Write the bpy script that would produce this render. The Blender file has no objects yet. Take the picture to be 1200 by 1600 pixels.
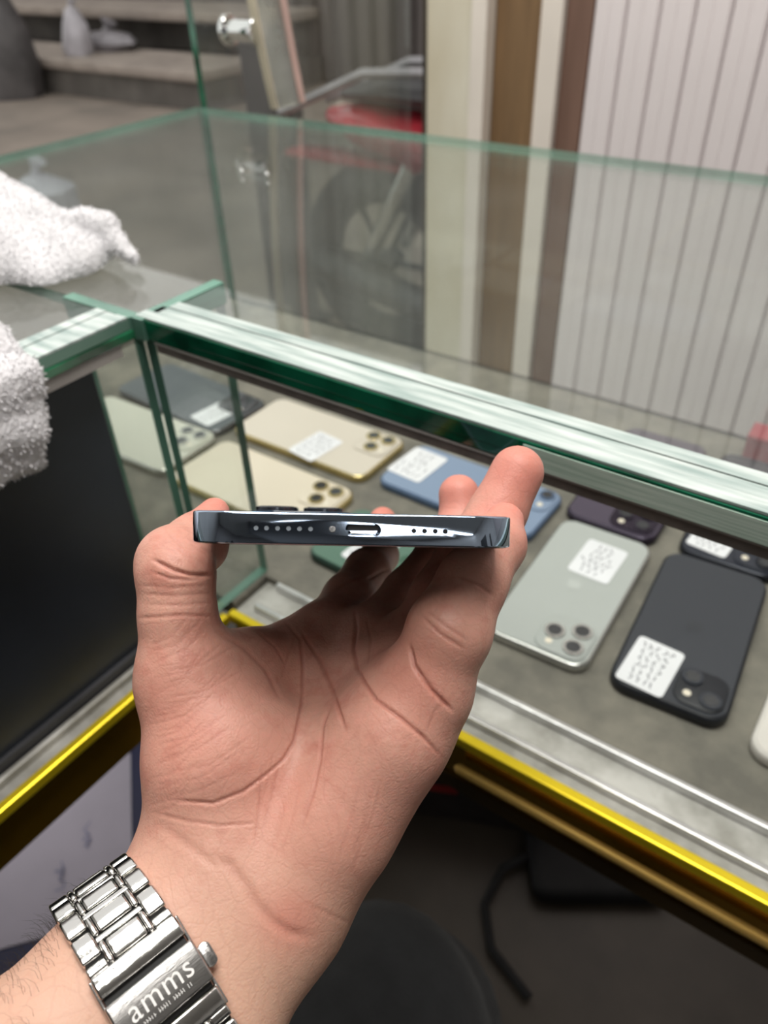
import bpy, math, random
import numpy as np
from mathutils import Vector, Matrix

C = bpy.context.scene.collection
rng = random.Random(7)

# ------------------------------------------------------------------ camera
# image geometry recovered from the vanishing points (1200 x 1600, f = 1200 px)
FPX = 1200.0
H = 1.15                                    # camera height above the floor (m)
_nad = np.array([55.0, 1550.0, FPX]); _down = _nad / np.linalg.norm(_nad)
_v1 = np.array([-2125.0, -(FPX * FPX - 2125.0 * 55.0) / 1550.0, FPX]); _v1 /= np.linalg.norm(_v1)
AX = -_v1; AZ = -_down; AY = np.cross(AZ, AX)
R = np.stack([AX, AY, AZ])                  # world = R @ camera (x right, y down, z forward)

cam_data = bpy.data.cameras.new('camera')
cam = bpy.data.objects.new('camera', cam_data); C.objects.link(cam)
cam_data.sensor_fit = 'HORIZONTAL'; cam_data.sensor_width = 36.0; cam_data.lens = 36.0
cam_data.clip_start = 0.01; cam_data.clip_end = 200
M = Matrix.Identity(4)
for i in range(3):
    M[i][0] = R[i][0]; M[i][1] = -R[i][1]; M[i][2] = -R[i][2]
M[2][3] = H
cam.matrix_world = M
cam_data.dof.use_dof = True
cam_data.dof.focus_distance = 0.205
cam_data.dof.aperture_fstop = 36.0e-3 / 2.0e-3      # aperture of 2.0 mm
bpy.context.scene.camera = cam

# ------------------------------------------------------------------ world, lights, exposure
sc = bpy.context.scene
sc.view_settings.view_transform = 'Standard'
sc.view_settings.look = 'None'
sc.view_settings.gamma = 1.0
sc.view_settings.use_curve_mapping = False
sc.view_settings.exposure = 0.0
world = bpy.data.worlds.new('overcast_sky'); sc.world = world
world.use_nodes = True
bg = world.node_tree.nodes['Background']
bg.inputs['Color'].default_value = (1.0, 0.985, 0.96, 1)
bg.inputs['Strength'].default_value = 1.16

LAMPS = [((0.05, 0.15, 2.42), 0.30, 1.2, 20.5), ((-0.55, 0.35, 2.42), 0.9, 0.25, 14.0), ((1.35, -1.08, 2.42), 1.1, 0.12, 4.0)]
for loc, sx, sy, pw in LAMPS:
    ld = bpy.data.lights.new('ceiling_lamp_light', 'AREA'); ld.shape = 'RECTANGLE'
    ld.size = sx; ld.size_y = sy; ld.energy = pw; ld.color = (1.0, 0.97, 0.92)
    lo = bpy.data.objects.new('ceiling_lamp_light', ld); C.objects.link(lo); lo.location = loc

# ------------------------------------------------------------------ helpers
def wp(px, py, d):
    """world point seen at pixel (px, py) at depth d metres (used to survey the layout)"""
    v = R @ (np.array([(px - 600) / FPX, (py - 800) / FPX, 1.0]) * d)
    return Vector((v[0], v[1], v[2] + H))

class MB:
    def __init__(s): s.v = []; s.f = []; s.m = []
    def add(s, vs, fs, mi=0):
        o = len(s.v); s.v += [tuple(p) for p in vs]
        for f in fs: s.f.append(tuple(i + o for i in f)); s.m.append(mi)
    def box(s, x0, x1, y0, y1, z0, z1, mi=0):
        v = [(x0,y0,z0),(x1,y0,z0),(x1,y1,z0),(x0,y1,z0),(x0,y0,z1),(x1,y0,z1),(x1,y1,z1),(x0,y1,z1)]
        s.add(v, [(0,3,2,1),(4,5,6,7),(0,1,5,4),(1,2,6,5),(2,3,7,6),(3,0,4,7)], mi)
    def rings(s, rings, cap0=True, cap1=True, mi=0, closed=False):
        n = len(rings[0]); vs = [p for r in rings for p in r]; fs = []
        k = len(rings)
        for i in range(k if closed else k - 1):
            a = i * n; b = ((i + 1) % k) * n
            for j in range(n):
                j2 = (j + 1) % n
                fs.append((a + j, a + j2, b + j2, b + j))
        if not closed:
            if cap0: fs.append(tuple(reversed(range(n))))
            if cap1: fs.append(tuple(range((k - 1) * n, k * n)))
        s.add(vs, fs, mi)
    def slab(s, w, l, t, r, e, cx=0, cy=0, z0=0, n=6, es=3, mi=0):
        """rounded rectangular slab: width w (x), length l (y), thickness t, corner r, edge rounding e"""
        def outline(ins):
            rr = max(r - ins, 1e-5); hw = w / 2 - ins - rr; hl = l / 2 - ins - rr; p = []
            for q, (sx, sy) in enumerate(((1, 1), (-1, 1), (-1, -1), (1, -1))):
                for k in range(n + 1):
                    a = math.pi / 2 * (q + k / n)
                    p.append((cx + sx * hw + rr * math.cos(a), cy + sy * hl + rr * math.sin(a)))
            return p
        prof = []
        for k in range(es + 1):
            a = math.pi / 2 * k / es; prof.append((e * (1 - math.sin(a)), z0 + e * (1 - math.cos(a))))
        for k in range(es + 1):
            a = math.pi / 2 * k / es; prof.append((e * (1 - math.cos(a)), z0 + t - e * (1 - math.sin(a))))
        s.rings([[(x, y, z) for x, y in outline(i)] for i, z in prof], mi=mi)
    def tube(s, pts, r, n=10, mi=0, cap=True):
        pts = [Vector(p) for p in pts]; rs = r if isinstance(r, (list, tuple)) else [r] * len(pts)
        up = None; rings = []
        for i, p in enumerate(pts):
            t = (pts[min(i + 1, len(pts) - 1)] - pts[max(i - 1, 0)]).normalized()
            if up is None:
                up = Vector((0, 0, 1)) if abs(t.z) < 0.9 else Vector((1, 0, 0))
            a = (up - t * up.dot(t)).normalized(); b = t.cross(a); up = a
            rings.append([p + (a * math.cos(2*math.pi*k/n) + b * math.sin(2*math.pi*k/n)) * rs[i] for k in range(n)])
        s.rings(rings, cap, cap, mi)
    def cyl(s, c, r, h, n=20, mi=0, e=0.0, axis='z'):
        prof = [(r, 0), (r, h)] if e == 0 else [(r - e, 0), (r, e), (r, h - e), (r - e, h)]
        out = []
        for q, z in prof:
            ring = []
            for k in range(n):
                a = 2*math.pi*k/n; x, y = q*math.cos(a), q*math.sin(a)
                if axis == 'z': ring.append((c[0]+x, c[1]+y, c[2]+z))
                elif axis == 'y': ring.append((c[0]+x, c[1]+z, c[2]-y))
                else: ring.append((c[0]+z, c[1]+x, c[2]+y))
            out.append(ring)
        s.rings(out, mi=mi)
    def build(s, name, mats, parent=None, loc=None, smooth=False, bevel=0, seg=2):
        me = bpy.data.meshes.new(name); me.from_pydata(s.v, [], s.f)
        for m in (mats if isinstance(mats, (list, tuple)) else [mats]): me.materials.append(m)
        me.polygons.foreach_set('material_index', s.m)
        if smooth: me.polygons.foreach_set('use_smooth', [True] * len(s.f))
        me.update()
        o = bpy.data.objects.new(name, me); C.objects.link(o)
        if loc is not None: o.location = loc
        if parent is not None: o.parent = parent
        if bevel:
            b = o.modifiers.new('bevel', 'BEVEL'); b.width = bevel; b.segments = seg; b.limit_method = 'ANGLE'; b.angle_limit = 0.7
        if smooth:
            me.set_sharp_from_angle(angle=math.radians(38))
        return o

def tag(o, label, cat, group=None, kind=None):
    o['label'] = label; o['category'] = cat
    if group: o['group'] = group
    if kind: o['kind'] = kind
    return o
def thing(name, label, cat, loc=(0, 0, 0), rz=0.0, group=None):
    o = bpy.data.objects.new(name, None); C.objects.link(o); o.empty_display_size = 0.02
    o.location = loc; o.rotation_euler = (0, 0, rz)
    return tag(o, label, cat, group)
def struct(o):
    o['kind'] = 'structure'; return o

def srgb(r, g, b):
    f = lambda c: (c/255/12.92) if c/255 <= 0.04045 else ((c/255 + 0.055)/1.055)**2.4
    return (f(r), f(g), f(b))

def mat(name, col, rough=0.5, metal=0.0, var=0.0, vscale=20.0, bump=0.0, bscale=80.0, col2=None, stretch=None,
        spec=0.5, coat=0.0, sss=0.0, emit=0.0, trans=0.0, sheen=0.0, detail=4.0):
    m = bpy.data.materials.new(name); m.use_nodes = True
    nt = m.node_tree; b = nt.nodes['Principled BSDF']; L = nt.links
    b.inputs['Base Color'].default_value = (*col, 1); b.inputs['Roughness'].default_value = rough
    b.inputs['Metallic'].default_value = metal; b.inputs['Specular IOR Level'].default_value = spec
    b.inputs['Coat Weight'].default_value = coat; b.inputs['Transmission Weight'].default_value = trans
    b.inputs['Sheen Weight'].default_value = sheen
    if sss:
        b.inputs['Subsurface Weight'].default_value = sss
    if emit:
        b.inputs['Emission Color'].default_value = (*col, 1); b.inputs['Emission Strength'].default_value = emit
    tc = nt.nodes.new('ShaderNodeTexCoord'); mp = nt.nodes.new('ShaderNodeMapping')
    L.new(tc.outputs['Object'], mp.inputs['Vector'])
    if stretch: mp.inputs['Scale'].default_value = stretch
    if var or col2:
        n = nt.nodes.new('ShaderNodeTexNoise'); n.inputs['Scale'].default_value = vscale; n.inputs['Detail'].default_value = detail
        L.new(mp.outputs[0], n.inputs['Vector'])
        r = nt.nodes.new('ShaderNodeValToRGB')
        c2 = col2 if col2 else tuple(c * (1 - var) for c in col)
        c1 = col if col2 else tuple(min(1, c * (1 + var)) for c in col)
        r.color_ramp.elements[0].position = 0.35; r.color_ramp.elements[0].color = (*c2, 1)
        r.color_ramp.elements[1].position = 0.65; r.color_ramp.elements[1].color = (*c1, 1)
        L.new(n.outputs['Fac'], r.inputs['Fac']); L.new(r.outputs['Color'], b.inputs['Base Color'])
    if bump:
        n = nt.nodes.new('ShaderNodeTexNoise'); n.inputs['Scale'].default_value = bscale; n.inputs['Detail'].default_value = 5
        L.new(mp.outputs[0], n.inputs['Vector'])
        bp = nt.nodes.new('ShaderNodeBump'); bp.inputs['Strength'].default_value = bump; bp.inputs['Distance'].default_value = 0.002
        L.new(n.outputs['Fac'], bp.inputs['Height']); L.new(bp.outputs[0], b.inputs['Normal'])
    return m

def glass_mat(name, tint, ior=1.5, haze=0.0):
    """thin sheet glass: Fresnel mix of straight-through light and a mirror reflection, with faint dust"""
    m = bpy.data.materials.new(name); m.use_nodes = True
    nt = m.node_tree; L = nt.links; nt.nodes.remove(nt.nodes['Principled BSDF'])
    out = nt.nodes['Material Output']
    t = nt.nodes.new('ShaderNodeBsdfTransparent'); t.inputs['Color'].default_value = (*tint, 1)
    g = nt.nodes.new('ShaderNodeBsdfGlossy'); g.inputs['Roughness'].default_value = 0.01
    fr = nt.nodes.new('ShaderNodeFresnel'); fr.inputs['IOR'].default_value = ior
    mx = nt.nodes.new('ShaderNodeMixShader')
    ge = nt.nodes.new('ShaderNodeNewGeometry'); mi = nt.nodes.new('ShaderNodeMix')     # same index from both sides: a thin sheet
    mi.inputs[2].default_value = ior; mi.inputs[3].default_value = 1.0 / ior
    L.new(ge.outputs['Backfacing'], mi.inputs[0]); L.new(mi.outputs[0], fr.inputs['IOR'])
    L.new(fr.outputs[0], mx.inputs[0]); L.new(t.outputs[0], mx.inputs[1]); L.new(g.outputs[0], mx.inputs[2])
    last = mx
    if haze:
        d = nt.nodes.new('ShaderNodeBsdfDiffuse'); d.inputs['Color'].default_value = (0.75, 0.8, 0.78, 1)
        n = nt.nodes.new('ShaderNodeTexNoise'); n.inputs['Scale'].default_value = 14; n.inputs['Detail'].default_value = 8
        tc = nt.nodes.new('ShaderNodeTexCoord'); L.new(tc.outputs['Object'], n.inputs['Vector'])
        mu = nt.nodes.new('ShaderNodeMath'); mu.operation = 'MULTIPLY'; mu.inputs[1].default_value = haze * 2
        L.new(n.outputs['Fac'], mu.inputs[0])
        m2 = nt.nodes.new('ShaderNodeMixShader'); L.new(mu.outputs[0], m2.inputs[0])
        L.new(mx.outputs[0], m2.inputs[1]); L.new(d.outputs[0], m2.inputs[2]); last = m2
    L.new(last.outputs[0], out.inputs['Surface'])
    return m

G_CLEAR = glass_mat('clear_glass', (0.955, 0.975, 0.962), haze=0.018)
G_EDGE = mat('glass_edge_green', (0.12, 0.26, 0.20), 0.10, var=0.3, vscale=9)
G_EDGE_DARK = mat('glass_edge_emerald', (0.004, 0.075, 0.038), 0.06, var=0.6, vscale=30, spec=0.7)
G_EDGE_PALE = mat('glass_edge_pale', (0.17, 0.30, 0.24), 0.2, var=0.2, vscale=9)
ADHESIVE = mat('adhesive_layer', (0.60, 0.66, 0.635), 0.4, col2=(0.29, 0.375, 0.355), vscale=10, stretch=(2.0, 22, 10), bump=0.25, bscale=60)
ALU = mat('brushed_aluminium', (0.62, 0.62, 0.62), 0.32, 0.9, var=0.12, vscale=30, bump=0.1, bscale=200)
ALU_DIRTY = mat('dusty_aluminium', (0.55, 0.54, 0.51), 0.5, 0.35, col2=(0.33, 0.32, 0.29), vscale=45, bump=0.2, bscale=150)
TRACKM = mat('grey_brown_track', (0.165, 0.145, 0.13), 0.5, 0.0, var=0.2, vscale=60)
GOLD = mat('gold_anodised', (0.85, 0.64, 0.02), 0.30, 0.55, var=0.08, vscale=12)
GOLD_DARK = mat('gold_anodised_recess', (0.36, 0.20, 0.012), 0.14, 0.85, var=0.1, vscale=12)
FELT = mat('grey_felt_board', (0.225, 0.21, 0.175), 0.9, col2=(0.145, 0.138, 0.118), vscale=38, bump=0.5, bscale=260, detail=8)
BLACK_GLOSS = mat('black_gloss', (0.025, 0.030, 0.041), 0.36, var=0.12, spec=0.5)
BLACK_MATT = mat('black_matt', (0.009, 0.009, 0.010), 0.7, var=0.3, bump=0.2)
WHITE_PAPER = mat('sticker_paper', (0.78, 0.79, 0.82), 0.5, var=0.03)
INK = mat('pen_ink', (0.05, 0.05, 0.075), 0.6, var=0.2)
CHROME = mat('polished_chrome', (0.78, 0.78, 0.78), 0.09, 1.0, var=0.05, vscale=10)

# ================================================================== SETTING
WY = 1.15                                   # plane of the ribbed wall beside the street door
FLOORM = mat('dark_tile_floor', (0.070, 0.057, 0.044), 0.4, var=0.25, vscale=6, bump=0.1, bscale=30)
b = MB(); b.box(-0.78, 2.0, -2.2, 1.22, -0.05, 0.0); struct(b.build('floor', FLOORM))
GROUND = mat('worn_concrete', (0.275, 0.230, 0.192), 0.85, col2=(0.185, 0.158, 0.133), vscale=2.2, bump=0.4, bscale=25)
b = MB(); b.box(-16, -0.78, -6, 14, -0.06, -0.002); b.box(-0.78, 6, 1.22, 14, -0.06, -0.002); struct(b.build('ground_street', GROUND))
CEILM = mat('ceiling_paint', (0.72, 0.72, 0.70), 0.8, var=0.04, vscale=3)
b = MB(); b.box(-0.9, 2.0, -2.2, WY + 0.1, 2.5, 2.6); struct(b.build('ceiling', CEILM))
b = MB(); b.box(-0.9, 2.0, -2.25, -2.15, 0, 2.5); struct(b.build('wall_back', mat('back_wall_paint', (0.32, 0.31, 0.31), 0.7, var=0.05, vscale=3)))
b = MB(); b.box(-0.90, -0.80, -2.25, 0.02, 0, 2.5); struct(b.build('wall_sky_block', mat('sky_block_paint', (0.50, 0.49, 0.47), 0.7, var=0.05, vscale=3)))  # unseen side wall, added to keep sky light off the hand
b = MB(); b.box(2.0, 2.1, -2.25, WY + 0.1, 0, 2.5); struct(b.build('wall_right', mat('right_wall_paint', (0.62, 0.61, 0.6), 0.7, var=0.05, vscale=3)))
REFLM = mat('dark_reflection_block', (0.012, 0.012, 0.014), 0.5, var=0.2, vscale=4)  # unseen dark blocks, added to stripe the held phone's steel reflections
for k_, (x0, x1) in enumerate([(-0.70, -0.35), (0.25, 0.45), (0.75, 0.85), (1.15, 1.6)]):
    b = MB(); b.box(x0, x1, -2.145, -1.95, 0, 1.5 + 0.25 * (k_ % 3)); struct(b.build('reflection_block', REFLM, bevel=0.004))
for k_, (y0, y1) in enumerate([(-1.7, -1.3), (-0.9, -0.75), (-0.4, 0.1), (0.4, 0.5)]):
    b = MB(); b.box(1.8, 1.995, y0, y1, 0, 1.7 - 0.2 * (k_ % 2)); struct(b.build('reflection_block', REFLM, bevel=0.004))
b = MB(); b.box(-0.15, 0.15, -0.40, 0.0, 0, 2.46); o = struct(b.build('reflection_block', REFLM, bevel=0.004)); o.location = (0.862, -1.036, 0); o.rotation_euler = (0, 0, math.radians(33))  # unseen tall block, added to darken the left of the steel edge's reflection
# front wall: a backing with door-frame boards and individual ribbed panels on it
wall = MB(); wall.box(-0.735, 2.0, WY + 0.014, WY + 0.10, 0, 2.5)
wall = struct(wall.build('wall_front', mat('wall_backing', (0.20, 0.17, 0.16), 0.8, var=0.1)))
PANEL = mat('ribbed_wall_panel', (0.80, 0.735, 0.74), 0.42, var=0.05, vscale=5, stretch=(1, 1, 0.3))
PILA = mat('stained_white_paint', (0.72, 0.68, 0.57), 0.6, col2=(0.60, 0.54, 0.41), vscale=9, bump=0.2, bscale=40, stretch=(1, 1, 0.35))
LEDGE = mat('white_edge_strip', (0.78, 0.71, 0.64), 0.5, var=0.04, vscale=9)
WOOD = mat('brown_door_board', (0.235, 0.140, 0.066), 0.55, col2=(0.165, 0.097, 0.045), vscale=11, stretch=(6, 6, 0.5), bump=0.2, bscale=50)
WOOD2 = mat('red_brown_trim', (0.20, 0.115, 0.085), 0.5, col2=(0.15, 0.083, 0.06), vscale=9, stretch=(5, 5, 0.4))
DARKJ = mat('dark_jamb', (0.035, 0.024, 0.014), 0.6, var=0.3, vscale=9)
for n_, (x0, x1, dy, mm) in enumerate([(-0.738, -0.722, 0.03, DARKJ), (-0.721, -0.640, 0.0, PILA), (-0.639, -0.614, -0.012, LEDGE), (-0.613, -0.536, 0.02, WOOD),
                         (-0.535, -0.503, -0.004, LEDGE), (-0.502, -0.464, 0.006, WOOD2)]):
    b = MB(); b.box(x0, x1, WY + dy - 0.002, WY + 0.0135, 0, 2.5) if dy < 0.012 else b.box(x0, x1, WY + 0.0125, WY + 0.0138, 0, 2.5)
    o = b.build('frame_board', mm, wall, bevel=0.0015)
pan = None
x = -0.462
while x < 1.95:
    if pan is None:
        b = MB(); w_ = 0.0435
        prof = [(0, 0.012), (0.0, 0.004), (0.003, 0.0), (0.020, 0.0), (0.0215, 0.0012), (0.023, 0.0), (w_ - 0.0035, 0.0), (w_ - 0.001, 0.004), (w_ - 0.001, 0.012)]
        vs = [(px_, py_, z) for z in (0.0, 2.5) for px_, py_ in prof]; n = len(prof)
        b.add(vs, [(i, i + 1, n + i + 1, n + i) for i in range(n - 1)] + [tuple(range(n - 1, -1, -1)), tuple(range(n, 2 * n))])
        pan = b.build('wall_panel', PANEL, wall); o = pan
    else:
        o = pan.copy(); C.objects.link(o); o.parent = wall
    o.location = (x, WY + 0.001, 0); x += 0.0441
# ceiling lamps (housings of the real lamps above)
LAMP_H = mat('lamp_housing', (0.8, 0.8, 0.8), 0.4, var=0.02)
for i, (loc, sx, sy, pw) in enumerate(LAMPS):
    t = thing('ceiling_lamp', ['white LED panel lamp over the right counter', 'white LED lamp on the ceiling along the glass corner', 'white LED strip lamp on the ceiling behind the seat'][i], 'lamp', (loc[0], loc[1], 2.5))
    b = MB(); b.box(-sx/2 - .02, sx/2 + .02, -sy/2 - .02, sy/2 + .02, -0.075, 0.0)
    b.build('housing', LAMP_H, t, bevel=0.004)

# street: building with shutter, steps
SHUT = mat('grey_brown_shutter', (0.115, 0.098, 0.092), 0.6, col2=(0.085, 0.073, 0.068), vscale=1.5, stretch=(3, 3, 0.4))
sw = MB(); sw.box(-5.6, 6, 6.1, 6.5, 0, 4.5); sw = struct(sw.build('wall_street', mat('street_wall', (0.10, 0.085, 0.08), 0.8, var=0.2, vscale=2)))
sl = None
for i in range(26):
    if sl is None:
        b = MB(); n = 5
        prof = [(0, 0), (0.03, -0.05), (0.13, -0.05), (0.16, 0)]
        vs = [(x_, y_, z) for z in (0.02, 4.4) for x_, y_ in prof]
        b.add(vs, [(0, 1, 5, 4), (1, 2, 6, 5), (2, 3, 7, 6), (3, 2, 1, 0), (4, 5, 6, 7), (3, 0, 4, 7)])
        sl = b.build('shutter_slat', SHUT, sw); o = sl
    else:
        o = sl.copy(); C.objects.link(o); o.parent = sw
    o.location = (-5.5 + i * 0.2, 6.098, 0)
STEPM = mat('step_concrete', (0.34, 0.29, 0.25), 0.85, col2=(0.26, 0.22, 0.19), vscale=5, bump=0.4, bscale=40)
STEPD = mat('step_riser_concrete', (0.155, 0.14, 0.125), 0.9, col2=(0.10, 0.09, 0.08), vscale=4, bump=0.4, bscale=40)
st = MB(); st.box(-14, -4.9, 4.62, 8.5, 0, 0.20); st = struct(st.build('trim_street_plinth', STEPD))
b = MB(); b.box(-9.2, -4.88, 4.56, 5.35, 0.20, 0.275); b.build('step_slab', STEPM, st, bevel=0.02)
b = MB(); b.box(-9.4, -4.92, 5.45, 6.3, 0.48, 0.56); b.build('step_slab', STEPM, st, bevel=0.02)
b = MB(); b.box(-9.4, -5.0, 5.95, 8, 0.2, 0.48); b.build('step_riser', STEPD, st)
b = MB(); b.box(-15, -5.6, 6.6, 7.0, 0, 4.5); struct(b.build('wall_street_left', mat('street_wall_left', (0.13, 0.115, 0.105), 0.85, var=0.3, vscale=1.2)))

# ================================================================== SHOWCASES
ZT = H - 0.170; ZB = H - 0.400              # glass top and display board levels
XO, YO = -0.757, 0.700                      # outer faces on the customer side
XI, YI = -0.345, 0.248                      # inner (seller) edges of the glass tops
XE, YE = 1.05, -0.95                        # far ends of the two arms

def pane(name, x0, x1, y0, y1, z0, z1, parent, edge=G_EDGE, thin='z'):
    b = MB(); v = [(x0,y0,z0),(x1,y0,z0),(x1,y1,z0),(x0,y1,z0),(x0,y0,z1),(x1,y0,z1),(x1,y1,z1),(x0,y1,z1)]
    fs = {'z': [(0,3,2,1),(4,5,6,7)], 'y': [(0,1,5,4),(2,3,7,6)], 'x': [(1,2,6,5),(3,0,4,7)]}
    b.v = v
    for k in 'xyz':
        for f in fs[k]: b.f.append(f); b.m.append(0 if k == thin else 1)
    return b.build(name, [G_CLEAR, edge], parent)

rc = thing('glass_showcase', 'long glass-topped phone showcase on the right with gold front edge and grey display board', 'showcase', (0, 0, 0))
pane('top_pane', XO, XE, YI + 0.0005, YO, ZT - 0.006, ZT, rc, G_EDGE_PALE)
# thick front lip of the top: emerald glass strip with streaky adhesive above it
b = MB(); b.box(XI - 0.0, XE, YI, YI + 0.0275, ZT - 0.0120, ZT - 0.0065); b.build('edge_strip', G_EDGE_DARK, rc, bevel=0.0008)
b = MB(); b.box(XI - 0.0, XE, YI - 0.0003, YI + 0.0004, ZT - 0.0068, ZT - 0.0003); b.build('pane_edge', G_EDGE_DARK, rc)
for k, (y0, y1, dz) in enumerate([(0.001, 0.0092, 0.0010), (0.0099, 0.0176, 0.0006), (0.0183, 0.0262, 0.0009)]):
    b = MB(); b.box(XI + 0.004 * k, XE, YI + y0, YI + y1, ZT, ZT + dz); b.build('adhesive_strip', ADHESIVE, rc)
b = MB(); b.box(XI + 0.012, XE, YI + 0.001, YI + 0.016, ZT - 0.0188, ZT - 0.0133); b.build('top_track', TRACKM, rc, bevel=0.0006)
b = MB(); b.box(XI + 0.012, XE, YI + 0.0002, YI + 0.016, ZT - 0.0133, ZT - 0.0121); b.build('track_lip', mat('track_lip_grey', (0.40, 0.38, 0.35), 0.5, var=0.2), rc)
b = MB(); b.box(-0.108, XE, YI - 0.0007, YI - 0.0003, ZT - 0.0116, ZT - 0.0016); b.build('edge_glare', mat('pale_green_glare', (0.70, 0.84, 0.75), 0.3, col2=(0.45, 0.62, 0.52), vscale=14, stretch=(2, 20, 60)), rc)  # pale strip: light caught by the slab edge, put into the colour
pane('back_pane', XO + 0.006, XE, YO - 0.006, YO, ZB, ZT - 0.0063, rc, G_EDGE, 'y')
pane('corner_side_pane', XO, XO + 0.006, YI, YO, ZB, ZT - 0.0063, rc, G_EDGE_PALE, 'x')
pane('corner_fin', XI, XI + 0.008, YI + 0.004, YI + 0.060, ZB + 0.001, ZT - 0.0123, rc, G_EDGE, 'x')
b = MB(); b.box(XI - 0.0002, XI + 0.0082, YI - 0.002, YI + 0.062, ZT - 0.0120, ZT + 0.0006); b.build('fin_cap', G_EDGE, rc)
b = MB(); b.box(XO, XE, 0.303, YO, ZB - 0.018, ZB); b.build('display_board', FELT, rc)
b = MB(); b.box(XO, XI + 0.010, YI + 0.02, 0.303, ZB - 0.018, ZB - 0.0002); b.build('display_board', FELT, rc)
# sliding-door rails along the front
XR = -0.333
b = MB(); b.box(XR, XE, 0.265, 0.303, ZB - 0.016, ZB - 0.006); b.build('rail_bed', ALU_DIRTY, rc)
for y0, y1, z1 in ((0.2735, 0.2775, 0.0), (0.2985, 0.3025, 0.001)):
    b = MB(); b.box(XR + 0.012, XE, y0, y1, ZB - 0.006, ZB + z1); b.build('rail_ridge', ALU, rc, bevel=0.0008)
b = MB(); b.box(XR, XE, 0.2575, 0.2645, ZB - 0.010, ZB - 0.0015); b.build('gold_lip', GOLD, rc, bevel=0.0012)
b = MB(); b.box(XR, XE, 0.264, 0.276, ZB - 0.052, ZB - 0.0165); b.build('gold_recess', GOLD_DARK, rc)
b = MB(); b.tube([(-0.1365, 0.2585, ZB - 0.0325), (-0.135, 0.2575, ZB - 0.0325), (XE, 0.2575, ZB - 0.0325)], [0.0022, 0.0034, 0.0034], 10); b.build('gold_bar', mat('pale_gold_bar', (0.86, 0.56, 0.16), 0.26, 0.7, var=0.1, vscale=8), rc, smooth=True)
b = MB(); b.box(XR, XE, 0.262, 0.272, ZB - 0.066, ZB - 0.0525); b.build('gold_skirt', mat('dark_bronze_skirt', (0.06, 0.036, 0.008), 0.3, 0.6, var=0.2), rc)
for xx in (XO + 0.02, 0.95):
    for yy in (0.31, 0.66):
        b = MB(); b.box(xx, xx + 0.03, yy, yy + 0.03, 0, ZB - 0.018); b.build('leg', ALU, rc, bevel=0.002)

lc = thing('glass_showcase', 'glass-topped showcase on the left with a black sliding panel, under the white towel', 'showcase', (0, 0, 0))
pane('top_pane', XO, XI - 0.0005, YE, YI - 0.0005, ZT - 0.006, ZT, lc, G_EDGE_PALE)
b = MB(); b.box(XI - 0.0275, XI, YE, YI - 0.0006, ZT - 0.0120, ZT - 0.0065); b.build('edge_strip', mat('glass_edge_leaf_green', (0.02, 0.14, 0.065), 0.08, var=0.6, vscale=30, spec=0.7), lc, bevel=0.0008)
for k, (y0, y1, dz) in enumerate([(0.001, 0.0092, 0.0010), (0.0099, 0.0176, 0.0006), (0.0183, 0.0262, 0.0009)]):
    b = MB(); b.box(XI - y1, XI - y0, YE, YI - 0.004, ZT, ZT + dz); b.build('adhesive_strip', ADHESIVE, lc)
b = MB(); b.box(XI - 0.018, XI - 0.001, YE, YI - 0.012, ZT - 0.0190, ZT - 0.0121); b.build('top_track', mat('pale_track', (0.42, 0.39, 0.37), 0.5, var=0.15), lc)
pane('outer_pane', XO, XO + 0.006, YE, YI - 0.001, ZB, ZT - 0.0063, lc, G_EDGE_PALE, 'x')
pane('corner_fin', XI - 0.056, XI - 0.001, YI - 0.003, YI + 0.0035, ZB + 0.001, ZT - 0.0123, lc, G_EDGE, 'y')
b = MB(); b.box(XI - 0.058, XI - 0.0004, YI - 0.0035, YI + 0.004, ZT - 0.0120, ZT + 0.0006); b.build('fin_cap', G_EDGE, lc)
b = MB(); b.box(XO, -0.376, YE, YI + 0.019, ZB - 0.018, ZB); b.build('display_board', FELT, lc)
b = MB(); b.box(-0.376, -0.337, YE, 0.262, ZB - 0.016, ZB - 0.006); b.build('rail_bed', ALU_DIRTY, lc)
for x0, x1, z1 in ((-0.3505, -0.3465, 0.0), (-0.3745, -0.3705, 0.001)):
    b = MB(); b.box(x0, x1, YE, 0.256, ZB - 0.006, ZB + z1); b.build('rail_ridge', ALU_DIRTY, lc, bevel=0.0008)
b = MB(); b.box(-0.3365, -0.3300, YE, 0.2570, ZB - 0.010, ZB - 0.0015); b.build('gold_lip', GOLD, lc, bevel=0.0012)
b = MB(); b.box(-0.3480, -0.3366, YE, 0.2570, ZB - 0.052, ZB - 0.0165); b.build('gold_recess', GOLD_DARK, lc)
# black sliding panel standing in the rails
b = MB(); b.box(-0.3690, -0.3560, YE + 0.1, 0.221, ZB - 0.0058, ZT - 0.0195); b.build('sliding_panel', BLACK_GLOSS, lc, bevel=0.001)
b = MB(); b.box(-0.3555, -0.3520, YE + 0.1, 0.221, ZB - 0.0058, ZB + 0.006); b.build('panel_shoe', mat('grey_shoe', (0.05, 0.05, 0.055), 0.4, var=0.1), lc)
b = MB(); b.box(XO + 0.02, -0.43, YE, 0.60, 0.26, 0.28); b.build('lower_shelf', mat('lower_shelf_board', (0.10, 0.092, 0.085), 0.7, var=0.3, vscale=14), lc)
for yy in (YE + 0.02, -0.35):
    for xx in (XO + 0.025, -0.40):
        b = MB(); b.box(xx, xx + 0.03, yy, yy + 0.03, 0, ZB - 0.018); b.build('leg', ALU, lc, bevel=0.002)

# ================================================================== PHONES ON DISPLAY
LENS_GLASS = mat('lens_glass', (0.022, 0.025, 0.028), 0.08, var=0.2, spec=0.7)
FLASHM = mat('flash_diffuser', (0.80, 0.74, 0.62), 0.3, var=0.05)

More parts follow.
